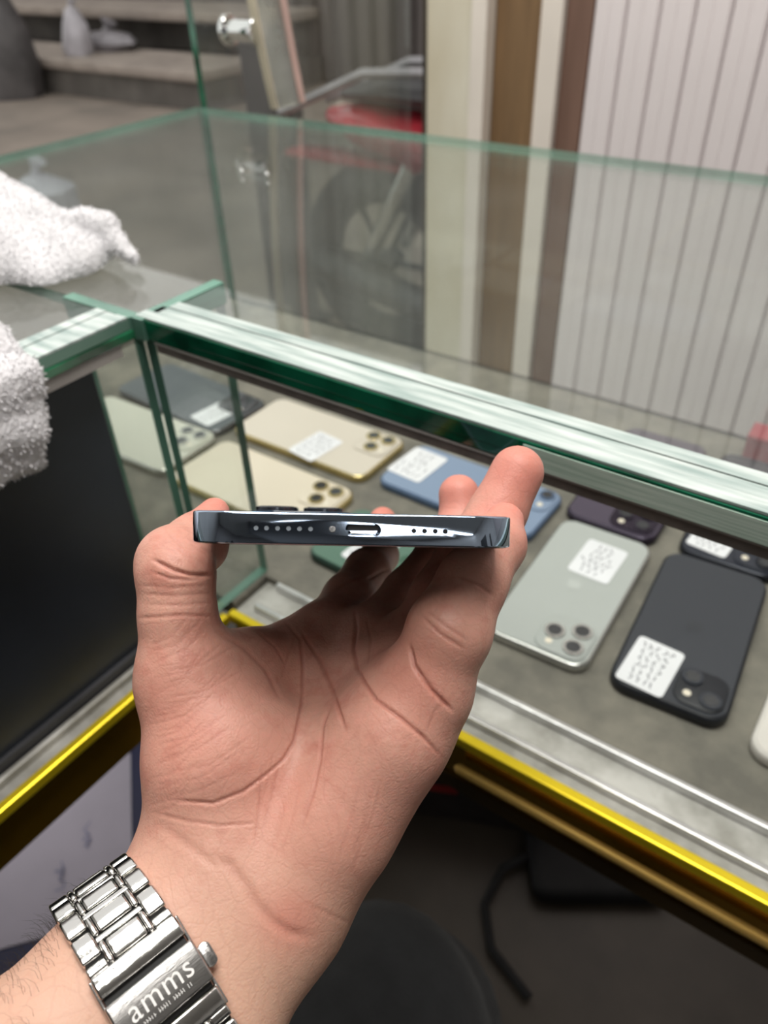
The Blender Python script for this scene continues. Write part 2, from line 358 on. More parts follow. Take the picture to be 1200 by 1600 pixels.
def scribble(b, w, h, z, lines, seed):
    """rows of pen strokes filling a w x h label, as flat ribbons"""
    r = random.Random(seed); lh = h / lines
    for li in range(lines):
        n = r.randint(3, 5); cw = w / 5.4; x = -w / 2 + (w - n * cw) / 2
        y = h / 2 - (li + 0.5) * lh
        for k in range(n):
            pts = [(x + cw * 0.75 * r.random(), y + lh * 0.36 * (1 - 2 * (q / 3.0)) + lh * .12 * (r.random() - .5)) for q in range(4)]
            for (ax, ay), (bx_, by_) in zip(pts, pts[1:]):
                dx, dy = bx_ - ax, by_ - ay; L_ = math.hypot(dx, dy) + 1e-9; nx, ny = -dy / L_ * 0.00035, dx / L_ * 0.00035
                b.add([(ax-nx, ay-ny, z), (bx_-nx, by_-ny, z), (bx_+nx, by_+ny, z), (ax+nx, ay+ny, z)], [(0, 1, 2, 3)])
            x += cw

def logo_mesh(b, z, s):
    """the bitten-fruit emblem: a two-lobed body with a bite and a leaf"""
    n = 44; pts = []
    for k in range(n):
        a = 2 * math.pi * k / n
        r_ = 1.0 + 0.06 * math.cos(2 * a) - 0.16 * max(0, math.sin(a)) ** 12 - 0.10 * max(0, -math.sin(a)) ** 14
        x, y = r_ * 0.90 * math.cos(a), r_ * math.sin(a)
        d = math.hypot(x - 1.12, y - 0.18)
        if d < 0.46:
            x, y = 1.12 + (x - 1.12) / d * 0.46, 0.18 + (y - 0.18) / d * 0.46
        pts.append((x * s, y * s, z))
    b.add([(0, 0, z)] + pts, [(0, i + 1, (i + 1) % n + 1) for i in range(n)])
    b.add([(0.02*s, 1.06*s, z), (0.30*s, 1.20*s, z), (0.40*s, 1.55*s, z), (0.10*s, 1.40*s, z)], [(0, 1, 2, 3)])

def smartphone(label, cx, cy, rz, w, l, back, frame, style='three', sticker=None, logo=None, case=False, t=0.0078, seed=1, bump=None, name='smartphone'):
    ph = thing(name, label, 'phone', (cx, cy, ZB), rz, 'used phones laid out on the display board')
    b = MB(); r = 0.0125 if not case else 0.013
    b.slab(w, l, t, r, 0.0022 if not case else 0.0030, n=6); b.build('frame', frame, ph, smooth=True)
    b = MB(); b.slab(w - 0.004, l - 0.004, 0.0006, r - 0.002, 0.0003, z0=t - 0.0002, n=6, es=1); b.build('back_panel', back, ph, smooth=True)
    zt = t + 0.0004
    bs = 0.036 if style == 'three' else 0.031
    bx0, by0 = -w / 2 + 0.004 + bs / 2, l / 2 - 0.004 - bs / 2
    b = MB(); b.slab(bs, bs, 0.0016, 0.009, 0.0009, bx0, by0, zt - 0.0002, n=6, es=2); b.build('camera_bump', bump or back, ph, smooth=True)
    zl = zt + 0.0012
    q = bs * 0.23
    if style == 'three': pos = [(-q, q), (-q, -q), (q, 0)]; R_ = 0.0072; fl = (q, q * 1.25)
    else: pos = [(-q, q), (q, -q)]; R_ = 0.0068; fl = (q * 1.0, q * 1.0)
    for (ox, oy) in pos:
        b = MB(); b.cyl((bx0 + ox, by0 + oy, zl), R_, 0.0016, 20, e=0.0004); le = b.build('lens', frame if not case else BLACK_GLOSS, ph, smooth=True)
        b = MB(); b.cyl((bx0 + ox, by0 + oy, zl + 0.0014), R_ * 0.70, 0.0004, 20, e=0.0001); b.build('lens_glass', LENS_GLASS, le, smooth=True)
    b = MB(); b.cyl((bx0 + fl[0], by0 + fl[1], zl), 0.0026, 0.0005, 14, e=0.0001); b.build('flash', FLASHM, ph)
    if logo:
        b = MB(); logo_mesh(b, zt + 0.0002, 0.0062); b.build('emblem', logo, ph)
    if sticker:
        sx, sy, sw_, sh_, rot, nl = sticker
        b = MB(); b.slab(sw_, sh_, 0.00018, 0.003, 0.00005, n=3, es=1)
        so = b.build('price_sticker', WHITE_PAPER, ph); so.location = (sx, sy, zt + (0.0003 if True else 0)); so.rotation_euler = (0, 0, rot)
        so['label'] = 'white handwritten price sticker'
        b = MB(); scribble(b, sw_ * 0.84, sh_ * 0.86, 0.00022, nl, seed); b.build('handwriting', INK, so)
    return ph

def pm(n, c, rough=0.3, metal=0.0): return mat(n, c, rough, metal, var=0.03, vscale=6)
SILV = pm('silver_grey_back', srgb(172, 177, 174), 0.35); SILVF = pm('silver_frame', (0.50, 0.50, 0.48), 0.25, 0.8)
BLK = pm('slate_black_back', srgb(52, 55, 62), 0.5); BLKF = pm('black_case', srgb(26, 29, 36), 0.45)
GOLDB = pm('pale_gold_back', srgb(208, 200, 187), 0.3); GOLDF = pm('polished_gold_frame', (0.62, 0.50, 0.24), 0.2, 0.9)
CREAMB = pm('cream_back', srgb(216, 206, 188), 0.3)
PALEB = pm('pale_grey_green_back', srgb(205, 205, 192), 0.3); PALEF = pm('pale_steel_frame', (0.6, 0.6, 0.56), 0.22, 0.9)
GRAPH = pm('graphite_back', srgb(84, 90, 95), 0.3); GRAPHF = pm('graphite_frame', (0.16, 0.16, 0.17), 0.25, 0.9)
BLUEB = pm('light_blue_back', srgb(130, 148, 174), 0.3); BLUEF = pm('blue_frame', srgb(95, 115, 145), 0.25, 0.4)
PURP = pm('deep_purple_back', srgb(72, 64, 80), 0.3); PURPF = pm('purple_frame', srgb(55, 48, 62), 0.25, 0.6)
NAVY = pm('midnight_back', srgb(38, 43, 54), 0.25); NAVYF = pm('midnight_frame', srgb(30, 33, 42), 0.25, 0.5)
GREENB = pm('pine_green_back', srgb(88, 118, 104), 0.35); GREENF = pm('green_frame', srgb(50, 72, 64), 0.3, 0.5)
WHITEB = pm('white_case', srgb(218, 214, 208), 0.35)
GLOGO = pm('green_emblem', srgb(58, 92, 74), 0.2); SLOGO = pm('silver_emblem', srgb(182, 187, 184), 0.25); BLOGO = pm('black_emblem', srgb(49, 52, 58), 0.4)
PI = math.pi
smartphone('silver-grey phone with three lenses and a far-end sticker, beside the black phone', -0.130, 0.4135, PI + 0.03, 0.0745, 0.1470, SILV, SILVF, 'three', (-0.006, -0.034, 0.032, 0.043, 3.10, 6), SLOGO, seed=3)
smartphone('black cased phone with two lenses and a sticker at its near left corner', -0.044, 0.4180, PI + 0.06, 0.0740, 0.1480, BLK, BLKF, 'two', (0.0155, 0.050, 0.031, 0.044, 3.05, 6), BLOGO, case=True, t=0.0095, seed=5, bump=BLKF)
smartphone('pale gold phone with polished gold frame and a sticker, left of the blue phone', -0.4210, 0.4760, -PI/2 + 0.0, 0.0760, 0.1600, GOLDB, GOLDF, 'three', (0.0175, 0.012, 0.032, 0.043, 1.45, 5), seed=7)
smartphone('cream phone with three lenses lying behind the held phone', -0.4130, 0.3850, -PI/2 - 0.01, 0.0760, 0.1600, CREAMB, GOLDF, 'three', seed=9)
smartphone('pale grey-green phone seen through the glass corner fin', -0.5800, 0.3850, -PI/2 + 0.03, 0.0770, 0.1600, PALEB, PALEF, 'three', seed=11)
smartphone('graphite phone with a sticker, farthest left in the back row', -0.5850, 0.4660, -PI/2 - 0.06, 0.0760, 0.1600, GRAPH, GRAPHF, 'three', (0.012, 0.052, 0.030, 0.040, 1.5, 5), seed=13, bump=GRAPHF)
smartphone('light blue phone with a sticker on its left end, behind the fingers', -0.2555, 0.4790, -PI/2 - 0.02, 0.0720, 0.1500, BLUEB, BLUEF, 'two', (-0.004, -0.056, 0.036, 0.046, 1.52, 4), seed=15)
smartphone('pine green phone with a fruit emblem under the held phone', -0.2480, 0.3690, -PI/2 - 0.03, 0.0720, 0.1470, GREENB, GREENF, 'three', (0.005, -0.030, 0.030, 0.040, 1.5, 4), GLOGO, seed=17)
smartphone('dark purple phone with three lenses behind the silver-grey phone', -0.1370, 0.5705, PI + 0.02, 0.0760, 0.1600, PURP, PURPF, 'three', seed=19, bump=PURPF)
smartphone('midnight phone with a sticker beside its lenses, behind the black cased phone', -0.0475, 0.5755, PI + 0.05, 0.0740, 0.1580, NAVY, NAVYF, 'two', (0.0150, 0.052, 0.031, 0.040, 3.0, 6), seed=21)
smartphone('white cased phone cut by the right edge of the photograph', 0.0520, 0.4130, PI - 0.02, 0.0780, 0.1520, WHITEB, WHITEB, 'three', case=True, t=0.0100, seed=23)
rx = thing('box', 'small red box standing behind the midnight phone at the back glass', 'box', (-0.040, 0.676, ZB))
b = MB(); b.box(-0.034, 0.034, -0.013, 0.013, 0, 0.018); b.build('box_body', mat('red_card', srgb(150, 45, 58), 0.5, var=0.08), rx, bevel=0.001)
b = MB(); b.box(-0.0345, 0.0345, -0.0135, 0.0135, 0.0182, 0.024); b.build('lid', mat('red_card_lid', srgb(160, 52, 64), 0.5, var=0.08), rx, bevel=0.001)

# ================================================================== HELD PHONE
def cw(x, y, z):
    """millimetres in the hand's survey frame (x right, y down, z away from the eye) -> world metres"""
    v = R @ (np.array([x, y, z]) * 1e-3); return Vector((v[0], v[1], v[2] + H))
_pl = np.array([(290 - 600) / FPX * 175.4, (797 - 800) / FPX * 175.4, 175.4])       # left and right ends of the phone's lower back edge
_pr = np.array([(814 - 600) / FPX * 182.2, (808 - 800) / FPX * 182.2, 182.2])
ew = (_pr - _pl); PW = np.linalg.norm(ew); ew /= PW
el = np.array([-0.087, 0.0115, 1.0]); el -= ew * el.dot(ew); el /= np.linalg.norm(el)
en = np.cross(ew, el); en = en if en[1] < 0 else -en                                   # out of the phone's back (up)
PT, PL = 7.5, 150.0
_pc = (_pl + _pr) / 2 - en * PT                                                       # origin: bottom-edge centre, screen side
hp = thing('smartphone', 'phone with polished blue steel edge held in the hand, charging port towards the viewer', 'phone')
Mw = Matrix.Identity(4); o_w = cw(*_pc)
for j, a in enumerate((ew, el, en)):
    aw = R @ a
    for i in range(3): Mw[i][j] = aw[i]
for i in range(3): Mw[i][3] = o_w[i]
hp.matrix_world = Mw
STEEL = mat('polished_blue_steel', (0.44, 0.54, 0.69), 0.06, 1.0, var=0.04, vscale=30)
mm = 1e-3
hb = MB(); hb.slab(PW * mm, PL * mm, PT * mm, 11.5 * mm, 0.45 * mm, 0, PL / 2 * mm, 0, n=14, es=3)
body = hb.build('frame', STEEL, hp)
cut = MB()
zc = PT / 2 * mm
def stadium(cx, hw, hh, depth):
    ring = []
    for sgn, a0 in ((1, -math.pi / 2), (-1, math.pi / 2)):
        for k in range(11):
            a = a0 + math.pi * k / 10; ring.append((cx + sgn * (hw - hh) + hh * math.cos(a), zc + hh * math.sin(a)))
    ring.reverse()
    cut.rings([[(x, -0.002, z) for x, z in ring], [(x, depth, z) for x, z in ring]])
pxmm = lambda px: ((px - 552.0) / 525.0 * PW) * mm
stadium(pxmm(563), 4.25 * mm, 1.5 * mm, 0.0058)
for px_ in (397, 413, 430, 447, 464, 481): cut.cyl((pxmm(px_), -0.002, zc), 0.62 * mm, 0.0036, 12, axis='y')
for px_ in (643, 660, 677, 693): cut.cyl((pxmm(px_), -0.002, zc), 0.62 * mm, 0.0036, 12, axis='y')
co = cut.build('cutter', STEEL, hp)
bm_ = body.modifiers.new('holes', 'BOOLEAN'); bm_.object = co; bm_.operation = 'DIFFERENCE'; bm_.solver = 'EXACT'
bpy.context.view_layer.update()
dg = bpy.context.evaluated_depsgraph_get()
me2 = bpy.data.meshes.new_from_object(body.evaluated_get(dg), depsgraph=dg)
body.modifiers.clear(); body.data = me2
bpy.data.objects.remove(co, do_unlink=True)
me2.polygons.foreach_set('use_smooth', [True] * len(me2.polygons)); me2.set_sharp_from_angle(angle=math.radians(30))
b = MB(); b.slab((PW - 1.6) * mm, (PL - 1.6) * mm, 0.0003, 10.6 * mm, 0.0001, 0, PL / 2 * mm, PT * mm - 0.0002, n=10, es=1)
b.build('back_glass', mat('frosted_blue_back', srgb(50, 66, 82), 0.35, var=0.03), hp)
b = MB(); b.slab((PW - 1.4) * mm, (PL - 1.4) * mm, 0.0003, 10.6 * mm, 0.0001, 0, PL / 2 * mm, -0.0001, n=10, es=1)
b.build('screen', BLACK_GLOSS, hp)
b = MB(); b.box(pxmm(563) - 3.6 * mm, pxmm(563) + 3.6 * mm, 0.0006, 0.0056, zc - 0.0002, zc + 0.0012); b.build('port_shade_block', BLACK_MATT, hp)  # black block: shade inside the port put into its colour
GRIL = mat('speaker_grille', (0.22, 0.25, 0.28), 0.4, var=0.1)
for px_ in (397, 413, 430, 447, 464, 481):
    b = MB(); b.cyl((pxmm(px_), 0.00012, zc), 0.55 * mm, 0.0003, 12, axis='y'); b.build('grille', GRIL, hp)
for px_ in (643, 660, 677, 693):
    b = MB(); b.cyl((pxmm(px_), 0.0002, zc), 0.60 * mm, 0.0003, 12, axis='y'); b.build('hole_shade_disc', BLACK_MATT, hp)  # black discs: shade inside the right-hand holes put into colour
b = MB(); b.box(pxmm(563) - 3.0 * mm, pxmm(563) + 3.0 * mm, 0.0004, 0.0055, zc - 0.0011, zc - 0.0004); b.build('port_tongue', CHROME, hp, bevel=0.0002)
for px_ in (515, 607):
    b = MB(); b.cyl((pxmm(px_), -0.00012, zc), 0.75 * mm, 0.0004, 14, e=0.0001, axis='y'); sc_ = b.build('screw', CHROME, hp)
lx = [-PW / 2 + 14.5, -PW / 2 + 32.5]
b = MB(); b.slab(0.0385, 0.0385, 0.0017, 0.010, 0.0008, (lx[0] + 9.2) * mm, (PL - 3 - 19.25) * mm, PT * mm, n=8, es=2); bump_ = b.build('camera_bump', mat('blue_bump', srgb(46, 60, 76), 0.15, var=0.03), hp, smooth=True)
for (x_, y_) in ((lx[0], PL - 31.5), (lx[0], PL - 13), (lx[1], PL - 22)):
    b = MB(); b.cyl((x_ * mm, y_ * mm, PT * mm + 0.0015), 0.0079, 0.0018, 28, e=0.0003); le = b.build('lens', mat('lens_ring', (0.10, 0.11, 0.13), 0.2, 0.9, var=0.05), hp, smooth=True)
    b = MB(); b.cyl((x_ * mm, y_ * mm, PT * mm + 0.0031), 0.0065, 0.0004, 28, e=0.0001); b.build('lens_glass', LENS_GLASS, le)

# ================================================================== SURFACES FROM DISTANCE FIELDS (numpy)
def smin(a, b_, k):
    h = np.clip(0.5 + 0.5 * (b_ - a) / k, 0, 1); return b_ * (1 - h) + a * h - k * h * (1 - h)
def cone(P, a, b_, ra, rb):
    ba = b_ - a; pa = P - a; h = np.clip(pa @ ba / max(ba @ ba, 1e-9), 0, 1)
    return np.linalg.norm(pa - h[:, None] * ba, axis=1) - (ra + (rb - ra) * h)
def chain(P, nodes, k):
    d = None
    for (a, ra), (b_, rb) in zip(nodes, nodes[1:]):
        e = cone(P, a, b_, ra, rb); d = e if d is None else smin(d, e, k)
    return d
def mesh_field(fn, lo, hi, h, smooth_it=3, lam=0.5):
    """polygonise fn(P)=0 (surface nets), evaluating only near the surface"""
    lo = np.array(lo, float); B = 8
    nb = np.ceil((np.array(hi) - lo) / (h * B)).astype(int)
    n = nb * B + 1
    vol = np.empty(n, np.float32)
    ctr = np.stack(np.meshgrid(*[np.arange(k) for k in nb], indexing='ij'), -1).reshape(-1, 3)
    dc = fn(lo + (ctr + 0.5) * B * h)
    vol[:-1, :-1, :-1] = np.repeat(np.repeat(np.repeat(dc.reshape(nb), B, 0), B, 1), B, 2)
    vol[-1] = 1e3; vol[:, -1] = 1e3; vol[:, :, -1] = 1e3
    near = ctr[np.abs(dc) < B * h * 0.87 + 2.5]
    off = np.stack(np.meshgrid(*[np.arange(B)] * 3, indexing='ij'), -1).reshape(-1, 3)
    for i in range(0, len(near), 400):
        idx = (near[i:i + 400, None, :] * B + off[None]).reshape(-1, 3)
        vol[idx[:, 0], idx[:, 1], idx[:, 2]] = fn(lo + idx * h)
    s = vol < 0
    mixed = np.zeros(n - 1, bool); c0 = s[:-1, :-1, :-1]
    for dx in (0, 1):
        for dy in (0, 1):
            for dz in (0, 1):
                mixed |= s[dx:n[0]-1+dx, dy:n[1]-1+dy, dz:n[2]-1+dz] != c0
    cells = np.argwhere(mixed); vid = np.full(n - 1, -1, np.int64); vid[tuple(cells.T)] = np.arange(len(cells))
    acc = np.zeros((len(cells), 3)); cnt = np.zeros(len(cells))
    for ax in range(3):
        o1, o2 = [a for a in range(3) if a != ax]
        for u in (0, 1):
            for v in (0, 1):
                p = cells.copy(); p[:, o1] += u; p[:, o2] += v; q = p.copy(); q[:, ax] += 1
                a = vol[tuple(p.T)]; b_ = vol[tuple(q.T)]; m = (a < 0) != (b_ < 0)
                t = np.where(m, a / np.where(m, a - b_, 1), 0)
                pt = p.astype(float); pt[:, ax] += t
                acc[m] += pt[m]; cnt[m] += 1
    V = lo + acc / cnt[:, None] * h
    quads = []
    for ax in range(3):
        o1, o2 = [(1, 2), (2, 0), (0, 1)][ax]
        sl0 = [slice(None)] * 3; sl1 = [slice(None)] * 3; sl0[ax] = slice(0, -1); sl1[ax] = slice(1, None)
        e = np.argwhere(s[tuple(sl0)] != s[tuple(sl1)])
        e = e[(e[:, o1] > 0) & (e[:, o2] > 0) & (e[:, o1] < n[o1] - 1) & (e[:, o2] < n[o2] - 1)]
        flip = s[tuple(e.T)]
        ids = []
        for u, v in ((-1, -1), (0, -1), (0, 0), (-1, 0)):
            p = e.copy(); p[:, o1] += u; p[:, o2] += v; ids.append(vid[tuple(p.T)])
        q = np.stack(ids, 1); q[~flip] = q[~flip][:, ::-1]; quads.append(q)
    F = np.concatenate(quads); F = F[(F >= 0).all(1)]
    E = np.concatenate([F[:, [0, 1]], F[:, [1, 2]], F[:, [2, 3]], F[:, [3, 0]]])
    for _ in range(smooth_it):
        S = np.stack([np.bincount(E[:, 0], V[E[:, 1], k], len(V)) + np.bincount(E[:, 1], V[E[:, 0], k], len(V)) for k in range(3)], 1)
        D = np.bincount(E[:, 0], minlength=len(V)) + np.bincount(E[:, 1], minlength=len(V))
        V = V + lam * (S / np.maximum(D, 1)[:, None] - V)
    return V, F
def subdivide(V, F):
    nV = len(V); E = np.sort(np.concatenate([F[:, [0, 1]], F[:, [1, 2]], F[:, [2, 3]], F[:, [3, 0]]]), 1)
    key = E[:, 0] * nV + E[:, 1]; uq, inv = np.unique(key, return_inverse=True)
    em = (V[uq // nV] + V[uq % nV]) / 2; fc = V[F].mean(1); m = len(F)
    e0, e1, e2, e3 = [nV + inv[i * m:(i + 1) * m] for i in range(4)]; c = nV + len(uq) + np.arange(m)
    F2 = np.concatenate([np.stack([F[:, 0], e0, c, e3], 1), np.stack([F[:, 1], e1, c, e0], 1), np.stack([F[:, 2], e2, c, e1], 1), np.stack([F[:, 3], e3, c, e2], 1)])
    return np.concatenate([V, em, fc]), F2
def relax(V, F, it, lam=0.5):
    E = np.concatenate([F[:, [0, 1]], F[:, [1, 2]], F[:, [2, 3]], F[:, [3, 0]]])
    D = np.bincount(E[:, 0], minlength=len(V)) + np.bincount(E[:, 1], minlength=len(V))
    for _ in range(it):
        S = np.stack([np.bincount(E[:, 0], V[E[:, 1], k], len(V)) + np.bincount(E[:, 1], V[E[:, 0], k], len(V)) for k in range(3)], 1)
        V = V + lam * (S / np.maximum(D, 1)[:, None] - V)
    return V
def normals(V, F):
    fn_ = np.cross(V[F[:, 2]] - V[F[:, 0]], V[F[:, 3]] - V[F[:, 1]])
    N = np.stack([sum(np.bincount(F[:, j], fn_[:, k], len(V)) for j in range(4)) for k in range(3)], 1)
    return N / np.maximum(np.linalg.norm(N, axis=1), 1e-12)[:, None]
def numpy_mesh(name, V, F, mats, parent=None, loc=(0, 0, 0), col=None):
    me = bpy.data.meshes.new(name); me.vertices.add(len(V)); me.vertices.foreach_set('co', np.ascontiguousarray(V, np.float32).ravel())
    me.loops.add(F.size); me.loops.foreach_set('vertex_index', np.ascontiguousarray(F, np.int32).ravel())
    me.polygons.add(len(F)); me.polygons.foreach_set('loop_start', np.arange(0, F.size, 4, dtype=np.int32))
    me.polygons.foreach_set('use_smooth', np.ones(len(F), bool)); me.update(calc_edges=True); me.validate()
    me.materials.append(mats)
    if col is not None:
        at = me.color_attributes.new('tint', 'FLOAT_COLOR', 'POINT'); at.data.foreach_set('color', np.ascontiguousarray(col, np.float32).ravel())
    o = bpy.data.objects.new(name, me); C.objects.link(o); o.location = loc
    if parent is not None: o.parent = parent
    return o

# ================================================================== HAND AND FOREARM (survey frame, millimetres)
def J(px, py, d): return np.array([(px - 600) / FPX * d, (py - 800) / FPX * d, d])
def N_(*a): return [(J(p[0], p[1], p[2]), p[3]) for p in a]
FOREARM = [N_((318, 1385, 205, 18.5), (190, 1538, 189, 19.5), (-30, 1745, 166, 21), (-290, 1985, 150, 24)),
           N_((415, 1424, 205, 18.5), (290, 1628, 189, 20), (90, 1870, 166, 22), (-150, 2120, 150, 26))]
PALM = [N_((330, 1340, 214, 14), (360, 1180, 226, 12), (470, 1040, 246, 10.5), (512, 992, 253, 10.5)),
        N_((362, 1352, 213, 14), (470, 1180, 226, 12.5), (560, 1040, 240, 11), (582, 1003, 243, 10.5)),
        N_((405, 1370, 212, 14), (530, 1190, 222, 13), (615, 1060, 230, 11.5), (642, 1025, 231, 10.5)),
        N_((440, 1390, 210, 14), (560, 1210, 214, 13), (640, 1100, 214, 11.5), (664, 1072, 211, 11)),
        N_((446, 1400, 208, 14), (515, 1290, 208, 16.5), (612, 1150, 208, 14.5), (655, 1090, 209, 11)),
        N_((322, 1310, 211, 14.5), (326, 1195, 211, 17), (288, 1062, 214, 12.5)),
        N_((370, 1250, 212, 14), (375, 1150, 214, 14.5), (330, 1065, 217, 11)),
        N_((330, 1050, 222, 9.5), (395, 1036, 231, 9.5), (470, 1020, 247, 10))]
THUMB = N_((288, 1062, 214, 12.5), (278, 960, 213.5, 10.3), (275, 897, 214, 10.4), (271, 878, 216, 9.8), (308, 849, 229, 8.9), (335, 801, 243, 4.9))
INDEX = N_((512, 992, 253, 10.3), (545, 935, 272, 9), (574, 893, 291, 8.6), (594, 868, 318, 7.4), (592, 850, 335, 6.8), (598, 813, 346, 6.2))
MIDDLE = N_((582, 1003, 243, 10.3), (640, 930, 262, 9.2), (690, 868, 276, 9), (722, 815, 287, 8.2), (717, 773, 288, 7.7))
RING = N_((642, 1025, 231, 10.3), (690, 935, 236, 9.6), (732, 868, 240, 9.6), (778, 800, 245, 8.9), (808, 738, 246, 8.6))
PINKY = N_((668, 1066, 208, 11.3), (702, 985, 206, 11.2), (738, 910, 211, 9.4), (775, 850, 219, 8.3), (788, 816, 228, 6.0))
def hand_field(P):
    P = np.asarray(P, float); d = None
    for ch in PALM:
        e = chain(P, ch, 5); d = e if d is None else smin(d, e, 11)
    f = smin(chain(P, FOREARM[0], 8), chain(P, FOREARM[1], 8), 14)
    d = smin(d, f, 14)
    out = d
    for ch, k in ((THUMB, 5.5), (INDEX, 5), (MIDDLE, 5), (RING, 5), (PINKY, 5)):
        out = np.minimum(out, smin(d, chain(P, ch, 3.0), k))
    return out
HV, HF = mesh_field(hand_field, (-150, -27, 128), (56, 240, 356), 0.95, 3)
HV, HF = subdivide(HV, HF); HV = relax(HV, HF, 2)
HN = normals(HV, HF)
px_ = 600 + FPX * HV[:, 0] / HV[:, 2]; py_ = 800 + FPX * HV[:, 1] / HV[:, 2]
facing = np.clip(-(HN * HV).sum(1) / np.linalg.norm(HV, axis=1) * 3, 0, 1)
# skin folds: (points, width px, depth mm, reddening, depth window)
LINES = [
 ([(447,972),(470,1000),(474,1043),(472,1100),(460,1157),(443,1187),(417,1210),(380,1237),(333,1255),(262,1250)], 4.0, 0.75, .5),
 ([(470,985),(500,1033),(520,1080),(530,1113),(540,1142)], 4.5, 0.75, .5),
 ([(685,1178),(660,1150),(627,1123),(587,1093),(570,1068),(557,1043),(552,1013),(557,980),(555,957)], 4.5, 0.95, .6),
 ([(517,1103),(504,1133),(500,1187),(490,1237),(470,1297)], 4.0, 0.55, .4),
 ([(410,1200),(405,1260),(398,1320)], 3.5, 0.25, .25), ([(437,1190),(425,1245),(412,1290)], 3.5, 0.2, .2),
 ([(640,1008),(647,1040),(673,1077),(706,1110)], 5, 1.2, .5),
 ([(660,963),(687,990),(723,1013)], 4, 0.5, .4), ([(668,955),(695,978),(730,1000)], 3.5, 0.3, .3),
 ([(716,900),(745,912),(770,930)], 4, 0.5, .4),
 ([(240,875),(272,891),(298,898),(330,899)], 4.5, 1.3, .55), ([(236,893),(265,904),(295,906),(322,902)], 3.5, 0.5, .3),
 ([(224,928),(270,931),(328,927)], 3, 0.25, .25), ([(228,944),(280,946),(330,941)], 3, 0.22, .25), ([(217,915),(270,918),(328,914)], 3, 0.2, .2),
 ([(215,966),(287,961),(332,963)], 4, 0.4, .35),
 ([(335,1340),(360,1353),(385,1385),(400,1413),(427,1441),(453,1458),(485,1464)], 15, 0.62, .2),
 ([(485,1414),(520,1431),(545,1442)], 5, 0.16, .15),
 ([(240,1270),(293,1283),(343,1290),(400,1286)], 4, 0.35, .3),
 ([(250,1290),(300,1325),(345,1360)], 14, 0.4, .1),
 ([(338,988),(380,1010),(415,1045),(440,1095)], 6, 0.45, .2), ([(400,985),(430,1010),(447,1040)], 3.5, 0.3, .25),
 ([(575,905),(598,893),(612,890)], 4, 0.5, .4), ([(520,925),(550,905),(570,900)], 4, 0.3, .3),
 ([(440,1060),(452,1020),(462,990)], 3.5, 0.25, .2),
 ([(572,965),(580,1000),(575,1040)], 3.5, 0.3, .25),
 ([(700,1095),(680,1110),(668,1140)], 3.5, 0.2, .2),
]
_r = random.Random(4)
for k in range(26):                                       # fine diagonal wrinkles over the ball of the thumb
    x0, y0 = 232 + 30 * _r.random(), 985 + 10.5 * k; L_ = 50 + 90 * _r.random()
    LINES.append(([(x0, y0 + 22), (x0 + L_ * .5, y0 + 6 + 8 * _r.random()), (x0 + L_, y0 - 24 - 12 * _r.random())], 2.6, 0.14, .16))
for k in range(14):                                       # small wrinkles on the bent thumb tip
    x0, y0 = 250 + 62 * _r.random(), 835 + 38 * _r.random()
    LINES.append(([(x0, y0), (x0 + 22, y0 + 12)], 2.6, 0.14, .15))
for k in range(12):                                       # lengthwise creases towards the heel of the hand
    x0, y0 = 400 + 200 * _r.random(), 1170 + 90 * _r.random()
    LINES.append(([(x0, y0), (x0 - 12, y0 + 55), (x0 - 30, y0 + 110)], 3.2, 0.14, .14))
disp = np.zeros(len(HV)); red = np.zeros(len(HV))
xy = np.stack([px_, py_], 1)
FLAT = facing > 0.02
for pts, w, dep, rd in LINES:
    pts = np.array(pts, float); lo_, hi_ = pts.min(0) - 5 * w, pts.max(0) + 5 * w
    m = np.where(FLAT & (xy > lo_).all(1) & (xy < hi_).all(1))[0]
    if not len(m): continue
    # only the surface nearest the eye along this line
    q = xy[m]; best = np.full(len(m), 1e9); tt = np.zeros(len(m)); cum = 0; tot = np.linalg.norm(np.diff(pts, axis=0), axis=1).sum()
    for a, b_ in zip(pts, pts[1:]):
        ba = b_ - a; hh = np.clip(((q - a) @ ba) / (ba @ ba), 0, 1); dd = np.linalg.norm(q - a - hh[:, None] * ba, axis=1)
        L_ = np.linalg.norm(ba); better = dd < best; best[better] = dd[better]; tt[better] = (cum + hh[better] * L_) / tot; cum += L_
    fade = np.clip(np.minimum(tt, 1 - tt) * 6 + 0.25, 0, 1)
    w = max(2.1, w * 0.66); dep = dep * 0.8
    g = np.exp(-(best / w) ** 2) * fade; g2 = np.exp(-(best / (w * 2.2)) ** 2) * fade
    disp[m] = np.maximum(disp[m], dep * (g - 0.10 * g2)); red[m] = np.maximum(red[m], rd * g)
HV = HV - HN * (disp * facing)[:, None]
# skin tone: redder finger ends, heel and knuckle pads; paler wrist
tip = np.zeros(len(HV))
for (p, r_) in [(THUMB[-1], 13), (MIDDLE[-1], 15), (RING[-1], 16), (PINKY[-1], 14), (INDEX[-1], 14)]:
    tip = np.maximum(tip, np.exp(-(np.linalg.norm(HV - p[0], axis=1) / r_) ** 2))
pads = np.zeros(len(HV))
for (x_, y_, rr, s_) in [(290, 1130, 90, .5), (640, 1060, 70, .55), (455, 1440, 55, .75), (420, 1230, 80, .45), (530, 1330, 90, .3), (270, 860, 40, .3)]:
    pads = np.maximum(pads, s_ * np.exp(-(((px_ - x_) ** 2 + (py_ - y_) ** 2) / rr ** 2)))
pale = np.clip((py_ - 1250) / 250, 0, 1) * np.clip((HV[:, 2] < 260) * 1.0, 0, 1)
col = np.stack([np.clip(red * facing, 0, 1), np.clip(tip + 0.0, 0, 1), np.clip(pads, 0, 1), pale], 1)
WV = (HV * 1e-3) @ R.T + np.array([0, 0, H])
ORG = np.array([cw(-20, 100, 215)[k] for k in range(3)])

